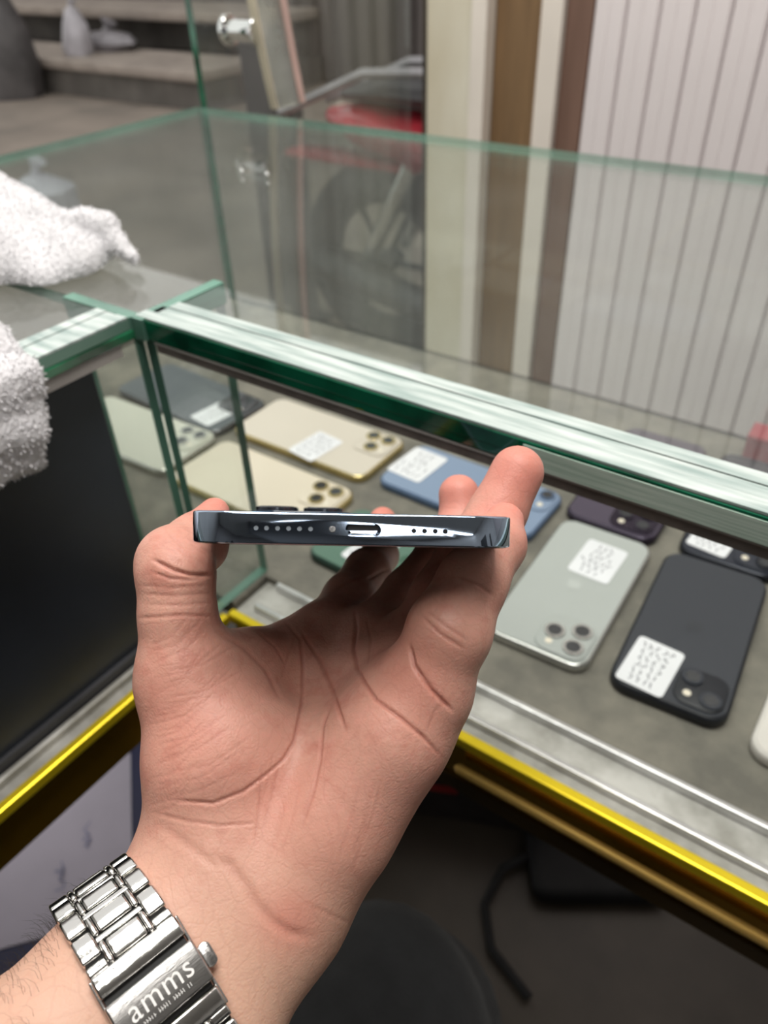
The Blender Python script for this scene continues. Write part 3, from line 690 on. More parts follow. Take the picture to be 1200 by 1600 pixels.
SKIN = bpy.data.materials.new('skin'); SKIN.use_nodes = True
nt = SKIN.node_tree; L = nt.links; pb = nt.nodes['Principled BSDF']
at = nt.nodes.new('ShaderNodeVertexColor'); at.layer_name = 'tint'
sp = nt.nodes.new('ShaderNodeSeparateColor'); L.new(at.outputs['Color'], sp.inputs[0])
def mixc(fac, a, b_):
    m = nt.nodes.new('ShaderNodeMix'); m.data_type = 'RGBA'
    if isinstance(fac, float): m.inputs[0].default_value = fac
    else: L.new(fac, m.inputs[0])
    for i, c in ((6, a), (7, b_)):
        if isinstance(c, tuple): m.inputs[i].default_value = (*c, 1)
        else: L.new(c, m.inputs[i])
    return m.outputs[2]
tc = nt.nodes.new('ShaderNodeTexCoord')
def noise(scale, detail=4, rough=0.6):
    n = nt.nodes.new('ShaderNodeTexNoise'); n.inputs['Scale'].default_value = scale; n.inputs['Detail'].default_value = detail
    n.inputs['Roughness'].default_value = rough; L.new(tc.outputs['Object'], n.inputs['Vector']); return n.outputs['Fac']
def ramp(x, p0, p1):
    r = nt.nodes.new('ShaderNodeMapRange'); r.inputs[1].default_value = p0; r.inputs[2].default_value = p1; L.new(x, r.inputs[0]); return r.outputs[0]
base = mixc(ramp(noise(55, 5), 0.35, 0.68), (0.550, 0.280, 0.215), (0.610, 0.335, 0.258))
base = mixc(ramp(noise(420, 3), 0.45, 0.8), base, (0.63, 0.31, 0.245))
base = mixc(ramp(noise(130, 4), 0.52, 0.75), base, (0.50, 0.215, 0.165))
base = mixc(at.outputs['Alpha'], base, (0.600, 0.365, 0.270))
base = mixc(sp.outputs[2], base, (0.56, 0.225, 0.170))
base = mixc(sp.outputs[1], base, (0.64, 0.235, 0.185))
base = mixc(sp.outputs[0], base, (0.36, 0.115, 0.085))
L.new(base, pb.inputs['Base Color'])
pb.inputs['Roughness'].default_value = 0.48; pb.inputs['Specular IOR Level'].default_value = 0.35
pb.inputs['Subsurface Weight'].default_value = 0.25; pb.inputs['Subsurface Radius'].default_value = (1.0, 0.35, 0.2); pb.inputs['Subsurface Scale'].default_value = 0.002
vo = nt.nodes.new('ShaderNodeTexVoronoi'); vo.feature = 'DISTANCE_TO_EDGE'; vo.inputs['Scale'].default_value = 900; L.new(tc.outputs['Object'], vo.inputs['Vector'])
ad = nt.nodes.new('ShaderNodeMath'); ad.operation = 'ADD'; L.new(vo.outputs['Distance'], ad.inputs[0]); L.new(noise(300, 6, 0.7), ad.inputs[1])
vn = nt.nodes.new('ShaderNodeTexNoise'); vn.inputs['Scale'].default_value = 60; vn.inputs['Detail'].default_value = 3; L.new(tc.outputs['Object'], vn.inputs['Vector'])
vm = nt.nodes.new('ShaderNodeVectorMath'); vm.operation = 'MULTIPLY_ADD'; vm.inputs[1].default_value = (0.012, 0.012, 0.012)
L.new(vn.outputs['Color'], vm.inputs[0]); L.new(tc.outputs['Object'], vm.inputs[2])
v2 = nt.nodes.new('ShaderNodeTexVoronoi'); v2.feature = 'DISTANCE_TO_EDGE'; v2.inputs['Scale'].default_value = 190; L.new(vm.outputs[0], v2.inputs['Vector'])
ln = ramp(v2.outputs['Distance'], 0.0, 0.09)
am = nt.nodes.new('ShaderNodeMath'); am.operation = 'MULTIPLY_ADD'; am.inputs[1].default_value = 0.26; L.new(ln, am.inputs[0]); L.new(ad.outputs[0], am.inputs[2]); ad = am
inv = nt.nodes.new('ShaderNodeMath'); inv.operation = 'MULTIPLY_ADD'; inv.inputs[1].default_value = -0.09; inv.inputs[2].default_value = 0.09; L.new(ln, inv.inputs[0])
L.new(mixc(inv.outputs[0], base, (0.30, 0.10, 0.075)), pb.inputs['Base Color'])
bp = nt.nodes.new('ShaderNodeBump'); bp.inputs['Strength'].default_value = 0.17; bp.inputs['Distance'].default_value = 0.0006
L.new(ad.outputs[0], bp.inputs['Height']); L.new(bp.outputs[0], pb.inputs['Normal'])

person = numpy_mesh('person', WV - ORG, HF, SKIN, None, ORG, col)
tag(person, 'person in dark trousers, open palm and fingers gripping the blue-edged phone, steel watch on wrist', 'person')

# trousers: the seated person's thigh, knee and shin under the counter corner
def sweep(name, nodes, m, parent, loc, n=28, steps=10, fold=0.006):
    P_ = [Vector(p) for p, r in nodes]; Rr = [r for p, r in nodes]; pts = []; rs = []
    for i in range(len(P_) - 1):
        p0, p1, p2, p3 = P_[max(i-1, 0)], P_[i], P_[i+1], P_[min(i+2, len(P_)-1)]
        for k in range(steps):
            t = k / steps
            pts.append(0.5 * ((2*p1) + (p2-p0)*t + (2*p0-5*p1+4*p2-p3)*t*t + (3*p1-p0-3*p2+p3)*t**3)); rs.append(Rr[i]*(1-t)+Rr[i+1]*t)
    pts.append(P_[-1]); rs.append(Rr[-1]); up = Vector((1, 0, 0.1)); rings = []
    for i, p in enumerate(pts):
        t = (pts[min(i+1, len(pts)-1)] - pts[max(i-1, 0)]).normalized(); a = (up - t*up.dot(t)).normalized(); b_ = t.cross(a); up = a
        rings.append([p + (a*math.cos(2*PI*k/n) + b_*math.sin(2*PI*k/n)) * (rs[i] + fold*math.sin(3*2*PI*k/n + i*0.7)*0.4 + fold*0.5*math.sin(i*1.3 + 2*PI*k/n)) - Vector(loc) for k in range(n)])
    b = MB(); b.rings(rings); return b.build(name, m, parent, smooth=True)
TROUS = mat('dark_trouser_cloth', (0.0105, 0.0112, 0.0125), 0.9, col2=(0.007, 0.0075, 0.0085), vscale=60, bump=0.4, bscale=500, sheen=0.05)
sweep('trousers', [((0.02, -0.42, 0.55), 0.105), ((-0.06, -0.15, 0.545), 0.100), ((-0.122, 0.10, 0.535), 0.090), ((-0.135, 0.165, 0.50), 0.082), ((-0.13, 0.165, 0.38), 0.070), ((-0.12, 0.10, 0.06), 0.055)], TROUS, person, ORG)

# ================================================================== WRISTWATCH
nW = np.array([0.735, -0.405, 0.54]); nW /= np.linalg.norm(nW)
cW = J(249, 1577, 195)
vW = cW / np.linalg.norm(cW); u0 = -(vW - nW * vW.dot(nW)); u0 /= np.linalg.norm(u0); u1 = np.cross(nW, u0)
if u1[1] < 0: u1 = -u1                                     # runs down towards the little-finger side
ths = np.radians(np.arange(-180, 181, 1.0)); dirs = np.cos(ths)[:, None] * u0 + np.sin(ths)[:, None] * u1
def forearm_only(P): return smin(chain(P, FOREARM[0], 8), chain(P, FOREARM[1], 8), 14)
rad = np.zeros(len(ths))
for off_ in (-8, 0, 8):
    lo_, hi_ = np.full(len(ths), 2.0), np.full(len(ths), 60.0)
    for _ in range(30):
        mid = (lo_ + hi_) / 2; d_ = forearm_only(cW + nW * off_ + dirs * mid[:, None]); lo_ = np.where(d_ < 0, mid, lo_); hi_ = np.where(d_ < 0, hi_, mid)
    rad = np.maximum(rad, lo_)
for _ in range(10): rad = (np.roll(rad, 1) + rad * 2 + np.roll(rad, -1)) / 4
rad += 0.7
ringp = cW + dirs * rad[:, None]; seg = np.linalg.norm(np.diff(ringp, axis=0), axis=1); arc = np.concatenate([[0], np.cumsum(seg)])
pxr = np.stack([600 + FPX * ringp[:, 0] / ringp[:, 2], 800 + FPX * ringp[:, 1] / ringp[:, 2]], 1)
i0 = int(np.argmin(np.linalg.norm(pxr - np.array([267, 1540]), axis=1) + 1e3 * (np.abs(ths) > 1.7))); s0 = arc[i0]; TOT = arc[-1]
WORG = cw(*cW)
watch = thing('wristwatch', 'polished steel bracelet watch with a lettered clasp on the wrist', 'watch', WORG)
def frame_at(s):
    s = (s + s0) % TOT
    p = np.array([np.interp(s, arc, ringp[:, k]) for k in range(3)]); q = np.array([np.interp((s + 0.6) % TOT if s + 0.6 < TOT else s, arc, ringp[:, k]) for k in range(3)])
    q0 = np.array([np.interp(max(s - 0.6, 0), arc, ringp[:, k]) for k in range(3)])
    t = q - q0; t /= np.linalg.norm(t); o = np.cross(t, nW); o = o if o.dot(p - cW) > 0 else -o
    return p, t, o
def put(obj, s, w, h):
    p, t, o = frame_at(s); P_ = p + nW * w + o * h
    m = Matrix.Identity(4); wpos = cw(*P_) - WORG
    for j, a in enumerate((nW, -t, o)):                    # local x across the strap, y along it, z outwards
        aw = R @ a
        for i in range(3): m[i][j] = aw[i]
    for i in range(3): m[i][3] = wpos[i]
    obj.matrix_basis = m
STEELW = mat('polished_watch_steel', (0.62, 0.61, 0.59), 0.13, 1.0, var=0.06, vscale=60, bump=0.06, bscale=300)
STEELB = mat('brushed_watch_steel', (0.50, 0.49, 0.48), 0.24, 1.0, var=0.08, vscale=60, bump=0.08, bscale=500, stretch=(1, 6, 1))
def piece(name, sx, sy, sz, m, bev, dome=0.0):
    b = MB(); n = 7; hx, hy = sx / 2 * mm, sy / 2 * mm; rows = []
    for k in range(n):
        y = -hy + 2 * hy * k / (n - 1); zz = (sz + dome * (1 - (y / hy) ** 2)) * mm
        rows.append([(-hx, y, 0), (hx, y, 0), (hx, y, zz), (-hx, y, zz)])
    b.rings(rows); o = b.build(name, m, watch, bevel=bev * mm, seg=3)
    o.data.polygons.foreach_set('use_smooth', [True] * len(o.data.polygons)); o.data.set_sharp_from_angle(angle=math.radians(35)); return o
def again(o):
    c = o.copy(); C.objects.link(c); c.parent = watch; return c
def once(cache, key, make):
    if key in cache: return again(cache[key])
    cache[key] = make(); return cache[key]
cache = {}
def center_link(s):
    put(once(cache, 'c', lambda: piece('center_link', 8.2, 5.2, 2.1, STEELW, 0.55, 0.5)), s, 0, 0)
    for w in (-4.95, 4.95): put(once(cache, 'b', lambda: piece('spacer_link', 1.35, 5.6, 2.2, STEELW, 0.5, 0.5)), s, w, 0)
def outer_link(s):
    for w in (-8.05, 8.05): put(once(cache, 'o', lambda: piece('outer_link', 4.6, 6.5, 1.9, STEELW, 0.5, 0.7)), s, w, 0)
    put(once(cache, 'x', lambda: piece('cross_link', 11.3, 1.5, 1.8, STEELW, 0.4, 0.1)), s, 0, 0)
clasp = piece('clasp', 21.6, 9.8, 2.6, STEELB, 0.6, 0.35); put(clasp, 0, 0, 0.9); clasp['label'] = 'brushed steel folding clasp with engraved lettering'
for sg in (-1, 1):
    put(piece('clasp_side_plate', 0.8, 22.0, 1.7, STEELB, 0.3), 0.0, sg * 10.6, -0.4)
put(piece('end_link', 21.0, 5.0, 2.3, STEELW, 0.6, 0.4), -8.6, 0, 0.3); put(piece('end_link', 21.0, 5.0, 2.3, STEELW, 0.6, 0.4), 8.6, 0, 0.0)
b = MB(); b.slab(0.0030, 0.0058, 0.0016, 0.0014, 0.0004, n=6, es=2); btn = b.build('release_button', STEELB, watch, smooth=True); put(btn, 0.2, 12.2, 0.4)
base_ = piece('strap_backing', 20.0, 3.6, 0.5, mat('dark_strap_gap', (0.03, 0.03, 0.03), 0.6, 0.5, var=0.1), 0.1); nrow = 13
put(base_, -6, 0, 0)
for s_ in (-4, -2, 0, 2, 4, 6): put(again(base_), s_, 0, 0)
for k in range(nrow):
    for sg in (-1, 1):
        s = sg * (13.6 + 7.0 * k)
        if abs(s) > TOT / 2 - 22: continue
        center_link(s); outer_link(s + sg * 3.5)
        for d_ in (-1.7, 1.8): put(again(base_), s + d_, 0, 0)
put(piece('outer_link', 4.6, 2.6, 1.9, STEELW, 0.4, 0.3), -12.0, -8.05, 0); put(piece('outer_link', 4.6, 2.6, 1.9, STEELW, 0.4, 0.3), -12.0, 8.05, 0)
put(piece('outer_link', 4.6, 2.6, 1.9, STEELW, 0.4, 0.3), 12.0, -8.05, 0); put(piece('outer_link', 4.6, 2.6, 1.9, STEELW, 0.4, 0.3), 12.0, 8.05, 0)
b = MB(); b.cyl((0, 0, 0), 0.020, 0.009, 40, e=0.0015); case = b.build('watch_case', STEELW, watch, smooth=True); put(case, TOT / 2 - 0.5, 0, 0)
b = MB(); b.cyl((0, 0, 0.0088), 0.0165, 0.001, 40, e=0.0003); b.build('dial', BLACK_GLOSS, case)
b = MB(); b.cyl((0.0195, 0, 0.0045), 0.003, 0.004, 16, e=0.0005, axis='x'); b.build('crown', STEELW, case)
ENGR = mat('engraved_silver', (0.82, 0.80, 0.78), 0.45, 0.2, var=0.03)
fc = bpy.data.curves.new('lettering', 'FONT'); fc.body = 'amms'; fc.size = 0.0072; fc.extrude = 0.00003; fc.align_x = 'CENTER'; fc.space_character = 1.10
_f = bpy.data.objects.new('lettering_source', fc); C.objects.link(_f); bpy.context.view_layer.update()
_m = bpy.data.meshes.new_from_object(_f.evaluated_get(bpy.context.evaluated_depsgraph_get())); bpy.data.objects.remove(_f, do_unlink=True)
fo = bpy.data.objects.new('lettering', _m); C.objects.link(fo); fo.parent = clasp; _m.materials.clear(); _m.materials.append(ENGR)
fo.location = (0.0004, -0.0014, 0.00297); fo.scale = (0.86, 0.92, 1)
b = MB(); _q = random.Random(3)
for k in range(20):
    x = -0.0055 + 0.0006 * k
    if k % 6 == 5: continue
    b.box(x, x + 0.00012, -0.0031, -0.0024 + 0.0003 * _q.random(), 0.0029, 0.00302)
    if _q.random() < .7: b.box(x, x + 0.0004, -0.0028, -0.00268, 0.0029, 0.00302)
b.build('small_lettering', ENGR, clasp)

# hairs on the forearm beyond the bracelet
hc = bpy.data.curves.new('forearm_hair', 'CURVE'); hc.dimensions = '3D'; hc.bevel_depth = 0.000032; hc.bevel_resolution = 0
ids = np.where((px_ < 150) & (px_ > -40) & (py_ > 1380) & (HN[:, 2] > -0.52) & (HN[:, 1] < 0.1))[0]
_q = random.Random(11); ids = _q.sample(list(ids), min(300, len(ids)))
ax_ = (FOREARM[0][2][0] - FOREARM[0][1][0]); ax_ /= np.linalg.norm(ax_)
for i in ids:
    p = HV[i]; nrm = HN[i]; L_ = 5 + 7 * _q.random(); sd = np.array([_q.uniform(-1, 1) for _k in range(3)]) * 0.18
    dr = -ax_ * 0.25 + nrm * 0.40 + np.array([-0.25, -0.35, 0]) + sd
    sp_ = hc.splines.new('POLY'); sp_.points.add(3)
    for k in range(4):
        t = k / 3; q = p - nrm * 0.3 + dr * L_ * t + (ax_ * 0.4 - nrm * 0.35) * L_ * t * t
        w_ = cw(*q) - Vector(ORG); sp_.points[k].co = (*w_, 1); sp_.points[k].radius = 1.0 - 0.75 * t
ho = bpy.data.objects.new('forearm_hair', hc); C.objects.link(ho); ho.parent = person; ho['kind'] = 'stuff'
hc.materials.append(mat('dark_hair', (0.02, 0.014, 0.011), 0.5, var=0.1))

# ================================================================== WHITE TOWEL
T_ = lambda *a: [(np.array(p[:3], float), p[3]) for p in a]
TFLAP = [T_((-650, 246, 0, 96), (-545, 250, 0, 66), (-475, 258, 0, 38), (-440, 266, 0, 24)), T_((-600, 262, 20, 70), (-500, 274, 14, 42), (-458, 284, 10, 27), (-436, 288, 8, 20))]          # z counted 1.5 times: a flattened bulk
TRIDGE = [T_((-660, 262, -122, 40), (-575, 268, -132, 31), (-515, 276, -143, 21), (-470, 288, -150, 13), (-444, 297, -147, 9), (-428, 301, -149, 7), (-416, 299, -158, 5.5), (-402, 298, -163, 4.5))]
THANG = T_((-560, 0, -152, 24), (-440, 0, -157, 15), (-362, 0, -159, 11), (-338, 0, -170, 8), (-334, 0, -190, 7), (-334, 0, -207, 6))
def towel_field(P):
    P = np.asarray(P, float)
    Q = P.copy(); Q[:, 2] = (P[:, 2] + 168) * 1.5
    d = smin(chain(Q, TFLAP[0], 10), chain(Q, TFLAP[1], 10), 14) / 1.3
    d = smin(d, chain(P, TRIDGE[0], 5), 4)
    Q = P.copy(); Q[:, 1] = P[:, 1] - np.clip(P[:, 1], 40, 172 - 12 * np.clip((-175 - P[:, 2]) / 35, 0, 1)); Q[:, 2] = P[:, 2] + (0.14 * (P[:, 1] - 130) + 1.0 * np.sin(P[:, 1] * 0.2)) * np.clip((-165 - P[:, 2]) / 30, 0, 1)
    Q[:, 0] = P[:, 0] + 0.5 * np.sin(P[:, 1] * 0.17 + P[:, 2] * 0.05) * np.clip((-165 - P[:, 2]) / 20, 0, 1)
    d = smin(d, chain(Q, THANG, 8), 10)
    d = d + 1.7 * np.sin((P[:, 0] * 0.25 + P[:, 1] * 0.95) * 0.21 + 0.02 * P[:, 2]) * np.clip((-395 - P[:, 0]) / 40, 0, 1)
    d = d + 1.3 * np.sin(P[:, 0] * 0.075 + P[:, 1] * 0.11) * np.sin(P[:, 1] * 0.05 + P[:, 2] * 0.12 + 1.0) * np.clip((-375 - P[:, 0]) / 50, 0.12, 1)
    on = P[:, 0] < -343.8
    return np.where(on, np.maximum(d, -168.3 - P[:, 2]), np.maximum(d, -343.0 - P[:, 0]))
TV, TF = mesh_field(towel_field, (-690, 30, -226), (-310, 330, -80), 1.7, 2)
TV, TF = subdivide(TV, TF); TV = relax(TV, TF, 2)
TN = normals(TV, TF); _n = np.random.RandomState(2).rand(len(TV)) - 0.5
for _ in range(1):
    E_ = np.concatenate([TF[:, [0, 1]], TF[:, [1, 2]], TF[:, [2, 3]], TF[:, [3, 0]]])
    S_ = np.bincount(E_[:, 0], _n[E_[:, 1]], len(TV)) / np.maximum(np.bincount(E_[:, 0], minlength=len(TV)), 1); _n = 0.5 * _n + S_
sit = ~((TV[:, 2] < -167) & (TV[:, 0] < -342))
TV = TV + TN * (_n * 0.9 * sit)[:, None]
TO = np.array([-0.5, 0.2, H - 0.17])
tow = numpy_mesh('towel', TV * 1e-3 + np.array([0, 0, H]) - TO, TF, mat('white_terry', (0.74, 0.73, 0.75), 0.95, var=0.05, vscale=60, bump=0.6, bscale=900, sheen=0.4), None, TO)
tag(tow, 'bunched white terry towel lying on the left showcase and hanging over its edge', 'towel')

_rs = np.random.RandomState(5); _k = _rs.choice(np.where(sit)[0], min(26000, int(sit.sum())), replace=False)     # terry pile: short tufts
_p = TV[_k]; _d = TN[_k] + 0.8 * (_rs.rand(len(_k), 3) - 0.5) + np.array([0, 0, -0.25]); _d /= np.linalg.norm(_d, axis=1)[:, None]
_sd = np.cross(_d, _rs.rand(len(_k), 3) - 0.5); _sd /= np.linalg.norm(_sd, axis=1)[:, None]; _l = (0.7 + 1.2 * _rs.rand(len(_k)))[:, None]
_q4 = np.stack([_p - _sd * 0.35, _p + _sd * 0.35, _p + _d * _l + _sd * 0.22, _p + _d * _l - _sd * 0.22], 1).reshape(-1, 3)
_ok = _q4.reshape(-1, 4, 3)[:, 2:, 2].min(1) > -400
tuf = numpy_mesh('terry_pile', _q4 * 1e-3 + np.array([0, 0, H]) - TO, np.arange(len(_q4)).reshape(-1, 4), mat('terry_loops', (0.80, 0.79, 0.81), 0.95, var=0.05, vscale=200, sheen=0.3), tow)
tuf['kind'] = 'stuff'

# ================================================================== UNDER THE COUNTERS
# sheet of lilac paper on the lower shelf, dark blue folder below it
c_ = [Vector((-0.643, 0.296, 0)), Vector((-0.482, 0.161, 0))]            # its right-hand edge, far to near
du = (c_[1] - c_[0]).normalized(); dv = Vector((-du.y, du.x, 0)); dv = dv if dv.x < 0 else -dv
def sheet(name, o, lw, lv, z, th, m, label, cat, curl=0.0):
    b = MB(); n = 8; vs = []; fs = []
    for k in range(n + 1):
        for j in range(n + 1):
            p = o + du * (lw * k / n) + dv * (lv * j / n); vs.append((p.x, p.y, z + curl * math.sin(3 * k / n) * (j / n)))
    for k in range(n):
        for j in range(n): a = k * (n + 1) + j; fs.append((a, a + 1, a + n + 2, a + n + 1))
    nn = len(vs); vs += [(x, y, z_ - th) for x, y, z_ in vs]; fs2 = [tuple(i + nn for i in reversed(f)) for f in fs]
    rim = [j for j in range(n + 1)] + [k * (n + 1) + n for k in range(1, n + 1)] + [n * (n + 1) + j for j in range(n - 1, -1, -1)] + [k * (n + 1) for k in range(n - 1, 0, -1)]
    side = [(rim[i], rim[i] + nn, rim[(i + 1) % len(rim)] + nn, rim[(i + 1) % len(rim)]) for i in range(len(rim))]
    b.add(vs, fs + fs2 + side); o_ = b.build(name, m, None); return tag(o_, label, cat) if label else o_
pap = sheet('paper_sheet', c_[0], 0.215, 0.30, 0.2845, 0.0006, mat('lilac_paper', (0.74, 0.68, 0.80), 0.6, var=0.03), 'lilac sheet of paper with faint blue pen marks under the left showcase', 'paper', 0.002)
b = MB(); _q = random.Random(8)
for base_p in (0.075, 0.115):
    p = c_[0] + du * (base_p + 0.02) + dv * (0.05 + (0.03 if base_p > 0.1 else 0)); pts = []
    for k in range(14): pts.append((p.x + du.x * 0.004 * k * .6 + _q.uniform(-.006, .006), p.y + du.y * 0.004 * k * .6 + _q.uniform(-.006, .006), 0.2856 + 0.0012))
    for (a0, a1, a2), (b0, b1, b2) in zip(pts, pts[1:]):
        dx, dy = b0 - a0, b1 - a1; l_ = math.hypot(dx, dy) + 1e-9; nx, ny = -dy / l_ * .0005, dx / l_ * .0005
        b.add([(a0-nx, a1-ny, a2), (b0-nx, b1-ny, b2), (b0+nx, b1+ny, b2), (a0+nx, a1+ny, a2)], [(0, 1, 2, 3)])
b.build('pen_marks', mat('blue_pen', (0.25, 0.28, 0.50), 0.6, var=0.1), pap)
sheet('folder', c_[0] + dv * -0.022 + du * -0.03, 0.275, 0.31, 0.2835, 0.003, mat('navy_folder', (0.012, 0.014, 0.085), 0.45, var=0.2, vscale=8), 'dark blue folder under the lilac sheet of paper', 'folder')
bn = thing('bin_bag', 'crumpled dark teal plastic bag behind the lilac paper', 'bag', (-0.60, 0.40, 0.28))
b = MB(); rngb = random.Random(6); rings = []
for k, (z, r_) in enumerate([(0.0, 0.06), (0.03, 0.085), (0.07, 0.08), (0.10, 0.05), (0.12, 0.02)]):
    rings.append([(r_ * math.cos(2*PI*j/14) * (1 + .25 * (rngb.random() - .5)), r_ * math.sin(2*PI*j/14) * (1 + .25 * (rngb.random() - .5)), z) for j in range(14)])
b.rings(rings); b.build('bag_skin', mat('teal_plastic', (0.01, 0.05, 0.055), 0.3, var=0.3), bn, smooth=True)
b = MB(); b.tube([(0, 0, 0.115), (0.008, 0.002, 0.135), (0.02, 0.01, 0.15)], [0.010, 0.006, 0.014], 8); b.build('knot', mat('teal_knot', (0.012, 0.055, 0.06), 0.35, var=0.2), bn, smooth=True)

cx_ = thing('carton', 'flat dark carton with a red strip and beige lid, on the floor behind the hand', 'carton', (-0.400, 0.672, 0), math.radians(23.6))
b = MB(); b.box(-0.20, 0.20, -0.10, 0.10, 0, 0.15); b.build('box_body', mat('dark_carton', (0.030, 0.024, 0.021), 0.7, var=0.2), cx_, bevel=0.003)
b = MB(); b.box(-0.203, 0.203, -0.103, 0.103, 0.151, 0.175); b.build('lid', mat('beige_lid', (0.20, 0.155, 0.135), 0.7, var=0.15), cx_, bevel=0.004)
b = MB(); b.box(-0.06, 0.05, -0.1012, -0.1005, 0.075, 0.092); b.build('printed_strip', mat('red_print', (0.30, 0.018, 0.018), 0.5, var=0.2), cx_)
bg_ = thing('bag', 'flat black bag with a strap lying on the floor under the right showcase', 'bag', (-0.105, 0.655, 0), math.radians(33))
b = MB(); b.slab(0.20, 0.13, 0.035, 0.02, 0.012); b.build('pouch', BLACK_MATT, bg_, smooth=True)
b = MB(); b.tube([(-0.10, 0.0, 0.02), (-0.14, -0.02, 0.02), (-0.17, -0.07, 0.012), (-0.165, -0.13, 0.010), (-0.12, -0.19, 0.010)], 0.0065, 8); b.build('strap', BLACK_MATT, bg_, smooth=True)
pl_ = thing('power_plug', 'small white power plug on the floor between the carton and the black bag', 'plug', (-0.255, 0.70, 0), 0.4)
b = MB(); b.slab(0.035, 0.045, 0.03, 0.008, 0.005); b.build('plug_body', mat('white_plastic', (0.6, 0.56, 0.54), 0.4, var=0.04), pl_, smooth=True)
for sx in (-0.008, 0.008):
    b = MB(); b.cyl((sx, 0.0225, 0.015), 0.002, 0.014, 8, axis='y'); b.build('pin', CHROME, pl_)

# ================================================================== SHOP DOOR AND STREET
dr = thing('glass_door', 'frameless glass door with a curved clear handle between showcase corner and brown jamb', 'door', (-0.757, 0.71, 0))
b = MB(); b.v = []; v = [(-0.005,0,0.02),(0.005,0,0.02),(0.005,0.440,0.02),(-0.005,0.440,0.02),(-0.005,0,2.1),(0.005,0,2.1),(0.005,0.440,2.1),(-0.005,0.440,2.1)]
b.v = v
for f, mi in (((0,3,2,1),1),((4,5,6,7),1),((0,1,5,4),1),((1,2,6,5),0),((2,3,7,6),0),((3,0,4,7),0)): b.f.append(f); b.m.append(mi)
b.build('door_pane', [G_CLEAR, G_EDGE_DARK], dr)
for zz, yy in ((H - 0.099, 0.052), (H + 0.35, 0.052)):
    b = MB(); b.cyl((0.005, yy, zz), 0.0115, 0.046, 20, axis='x', e=0.001); so = b.build('standoff', CHROME, dr, smooth=True)
    b = MB(); b.cyl((0.003, yy, zz), 0.0165, 0.007, 20, axis='x', e=0.001); b.build('collar', CHROME, so, smooth=True)
    b = MB(); b.cyl((0.047, yy, zz), 0.0145, 0.005, 20, axis='x', e=0.001); b.build('end_cap', CHROME, so, smooth=True)
def arc_bar(y_off, wy, x0, x1):
    b = MB(); rings = []
    for k in range(25):
        z = H - 0.180 + 0.64 * k / 24; u = (z - (H + 0.14)) / 0.32; y = 0.032 + 0.034 * u * u * 1.0 + y_off
        rings.append([(x0, y, z), (x1, y, z), (x1, y + wy, z), (x0, y + wy, z)])
    b.rings(rings); return b
ACR = glass_mat('clear_acrylic', (0.80, 0.77, 0.68), 1.49, haze=0.22)
arc_bar(0.0, 0.040, 0.050, 0.058).build('handle', ACR, dr)
arc_bar(0.040, 0.010, 0.050, 0.060).build('handle_edge', mat('pink_acrylic_edge', (0.64, 0.44, 0.39), 0.25, var=0.15, vscale=10), dr)
arc_bar(-0.004, 0.004, 0.049, 0.059).build('handle_edge', mat('beige_acrylic_edge', (0.52, 0.47, 0.36), 0.25, var=0.1, vscale=10), dr)

po = thing('bollard', 'dark square steel post standing outside the glass door', 'post', (-1.80, 1.98, 0))
b = MB(); b.box(-0.075, 0.075, -0.05, 0.05, 0.012, 0.86); b.build('shaft', mat('dark_post', (0.030, 0.027, 0.027), 0.5, var=0.2), po, bevel=0.006)
b = MB(); b.box(-0.11, 0.11, -0.09, 0.09, 0.0, 0.012); b.build('base_plate', mat('post_base', (0.05, 0.048, 0.046), 0.5, 0.5, var=0.2), po, bevel=0.003)
b = MB(); b.slab(0.156, 0.106, 0.012, 0.01, 0.004, z0=0.86); b.build('cap', mat('post_cap', (0.036, 0.033, 0.033), 0.4, var=0.2), po)

mo = thing('motorcycle', 'red motorcycle with a dark seat parked behind the glass door, half hidden by the pilaster', 'motorcycle', (-0.75, 1.95, 0))
RED = mat('red_fairing', (0.42, 0.035, 0.05), 0.25, var=0.15, coat=0.4); RUB = mat('tyre_rubber', (0.02, 0.02, 0.02), 0.8, var=0.2, bump=0.3); DKM = mat('dark_engine', (0.06, 0.06, 0.062), 0.45, 0.6, var=0.3)
def torus(cx, cz, R0, r0, n=36, k=10):
    return [[(cx + (R0 + r0*math.cos(2*PI*j/k))*math.cos(2*PI*i/n), r0*math.sin(2*PI*j/k), cz + (R0 + r0*math.cos(2*PI*j/k))*math.sin(2*PI*i/n)) for j in range(k)] for i in range(n)]
for wx in (-0.62, 0.62):
    b = MB(); b.rings(torus(wx, 0.30, 0.24, 0.058), closed=True); wh = b.build('wheel', RUB, mo, smooth=True)
    b = MB(); b.rings(torus(wx, 0.30, 0.185, 0.014, 30, 6), closed=True)
    for q in range(6): b.tube([(wx, 0, 0.30), (wx + 0.18*math.cos(q*PI/3), 0, 0.30 + 0.18*math.sin(q*PI/3))], 0.010, 6)
    b.cyl((wx, -0.05, 0.30), 0.035, 0.1, 14, axis='y'); b.build('rim', DKM, wh, smooth=True)
b = MB(); b.slab(0.42, 0.24, 0.30, 0.05, 0.03, 0.02, 0, 0.22); b.build('engine', DKM, mo, smooth=True)
b = MB(); b.rings([[(x, w*math.cos(a), z + h*math.sin(a)) for a in [2*PI*k/14 for k in range(14)]] for x, w, z, h in ((-0.80, .03, .70, .02), (-0.68, .09, .685, .06), (-0.45, .12, .66, .075), (-0.20, .12, .64, .07), (-0.08, .08, .62, .05))]); b.build('side_panel', RED, mo, smooth=True)
b = MB(); b.rings([[(x, w*math.cos(a), z + h*math.sin(a)) for a in [2*PI*k/14 for k in range(14)]] for x, w, z, h in ((-0.12, .06, .72, .05), (0.0, .13, .76, .10), (0.22, .14, .80, .11), (0.36, .07, .80, .07))]); b.build('tank', RED, mo, smooth=True)
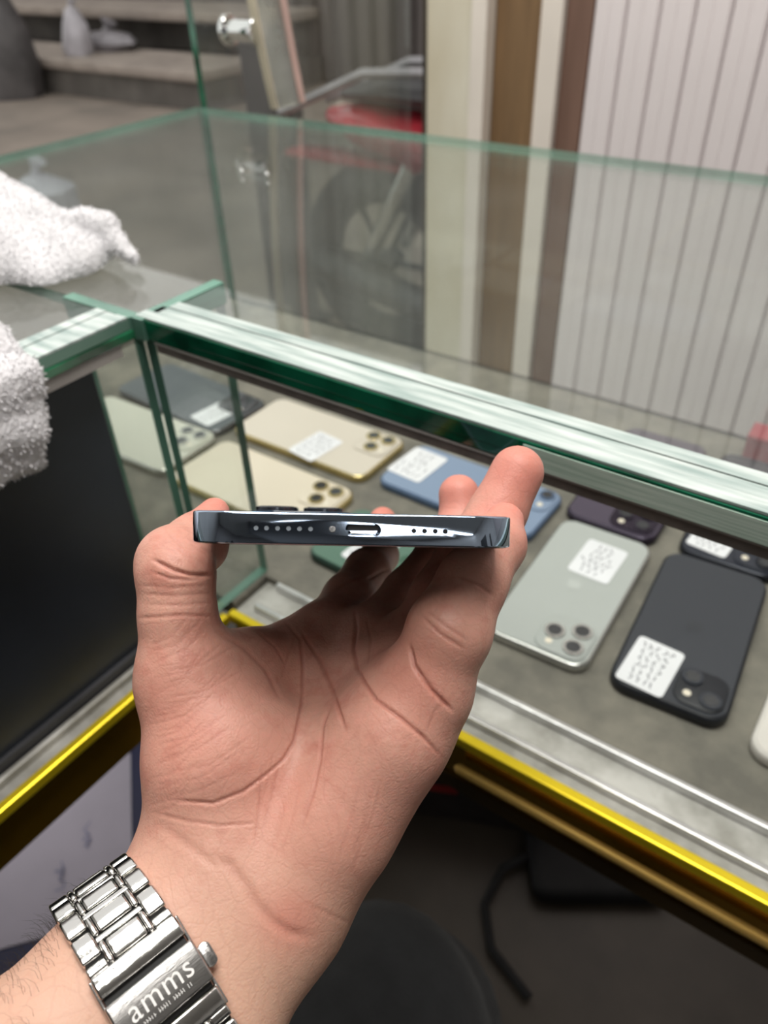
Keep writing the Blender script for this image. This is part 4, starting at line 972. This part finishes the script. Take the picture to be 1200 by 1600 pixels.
b = MB(); b.rings([[(x, w*math.cos(a), z + h*math.sin(a)) for a in [2*PI*k/14 for k in range(14)]] for x, w, z, h in ((-0.72, .06, .765, .02), (-0.55, .12, .785, .035), (-0.25, .13, .78, .04), (-0.05, .10, .78, .035))]); b.build('seat', mat('seat_vinyl', (0.035, 0.033, 0.035), 0.5, var=0.2), mo, smooth=True)
for yy in (-0.11, 0.11):
    b = MB(); b.tube([(-0.90, yy, 0.715), (-0.60, yy, 0.83), (-0.35, yy, 0.845)], 0.013, 8); b.build('grab_rail', mat('grey_rail', (0.30, 0.29, 0.30), 0.35, 0.6, var=0.1), mo, smooth=True)
    b = MB(); b.tube([(-0.62, yy, 0.32), (-0.45, yy, 0.62)], [0.022, 0.028], 10); b.build('shock', CHROME, mo, smooth=True)
    b = MB(); b.tube([(0.62, yy*.8, 0.30), (0.42, yy*.8, 0.88)], 0.022, 10); b.build('fork', CHROME, mo, smooth=True)
b = MB(); b.tube([(0.10, -0.14, 0.26), (-0.25, -0.16, 0.24), (-0.75, -0.17, 0.33)], [0.022, 0.045, 0.05], 12); b.build('exhaust', DKM, mo, smooth=True)
b = MB(); b.tube([(0.30, -0.34, 0.98), (0.40, -0.2, 0.98), (0.42, 0, 0.93), (0.40, 0.2, 0.98), (0.30, 0.34, 0.98)], 0.013, 8); b.build('handlebar', DKM, mo, smooth=True)
b = MB(); b.rings([[(x, r_*math.cos(a), 0.84 + r_*math.sin(a)) for a in [2*PI*k/16 for k in range(16)]] for x, r_ in ((0.42, .05), (0.48, .085), (0.54, .09))]); b.build('headlamp', CHROME, mo, smooth=True)
b = MB(); b.rings([[(x, w*math.cos(a), 0.30 + 0.325*math.sin(1.1) + h*math.sin(a)) for a in [2*PI*k/10 for k in range(10)]] for x, w, h in ((-0.95, .06, .012), (-0.75, .075, .014), (-0.5, .075, .014))]); b.build('mudguard', RED, mo, smooth=True)
b = MB(); b.rings([[(x, 0.045*math.cos(a) + 0.10, 0.685 + 0.03*math.sin(a)) for a in [2*PI*k/10 for k in range(10)]] for x in (-0.845, -0.80)]); b.build('indicator', mat('amber_lens', (0.6, 0.5, 0.42), 0.2, var=0.1), mo, smooth=True)
b = MB(); b.rings([[(-0.50 + r0*math.cos(2*PI*j/8)*1.0, 0.0 + r0*math.sin(2*PI*j/8), 0) for j in range(8)] for r0 in (0.001,)]) if False else None

def lumpy(name, label, cat, loc, prof, seed, m, knot=None, group=None):
    t = thing(name, label, cat, loc, 0, group); r_ = random.Random(seed); b = MB()
    b.rings([[(x0 + a_*math.cos(2*PI*j/16)*(1 + .22*(r_.random()-.5)), b_*math.sin(2*PI*j/16)*(1 + .22*(r_.random()-.5)), z) for j in range(16)] for z, a_, b_, x0 in prof])
    b.build('bag_skin', m, t, smooth=True)
    z, a_, b_, x0 = prof[-1]; b = MB(); b.tube([(x0, 0, z - .01), (x0 + .01, 0, z + .03), (x0 + .03, .01, z + .07)], [a_*.6, a_*.35, a_*.9], 8); b.build('tied_neck', m, t, smooth=True); return t
SACK = mat('dark_sack', (0.085, 0.078, 0.078), 0.6, var=0.25, vscale=5, bump=0.4, bscale=30)
lumpy('sack', 'tall dark sack standing at the kerb, at the edge of the frame', 'sack', (-7.68, 4.2, 0), [(0, .28, .2, 0), (.25, .36, .26, 0), (.6, .33, .24, .02), (.85, .22, .16, .03), (.95, .06, .05, .03)], 1, SACK)
lumpy('sack', 'dark sack beside the steps with a pale plastic bag behind it', 'sack', (-6.95, 4.36, 0), [(0, .22, .2, 0), (.2, .27, .22, 0), (.5, .23, .2, .02), (.7, .15, .13, .03), (.8, .05, .05, .03)], 2, SACK)
PLAS = mat('pale_plastic_bag', (0.46, 0.44, 0.47), 0.35, var=0.15, vscale=9, bump=0.5, bscale=25)
lumpy('plastic_bag_or_standin', 'pale plastic bag standing behind the dark sacks by the steps', 'bag', (-6.62, 4.85, 0.2), [(0, .09, .08, 0), (.12, .14, .12, 0), (.30, .12, .1, .02), (.42, .05, .05, .02)], 3, PLAS)
lumpy('plastic_bag_or_standin', 'grey plastic bag tucked under the upper stone step', 'bag', (-6.65, 5.18, 0.276), [(0, .26, .15, 0), (.06, .34, .18, 0), (.12, .28, .15, 0), (.15, .08, .05, .05)], 4, mat('grey_plastic_bag', (0.24, 0.225, 0.24), 0.35, var=0.2, vscale=9, bump=0.5, bscale=25))
lumpy('plastic_bag_or_standin', 'white stand-in for a bright reflection in the left glass top, set on the pavement', 'bag', (-3.60, 2.22, 0), [(0, .13, .12, 0), (.06, .20, .16, 0), (.17, .18, .15, .02), (.23, .05, .05, .02)], 5, mat('white_reflection_standin', (0.72, 0.72, 0.80), 0.25, var=0.06, vscale=9, bump=0.5, bscale=25))  # added white lump standing in for a lamp reflection in the glass
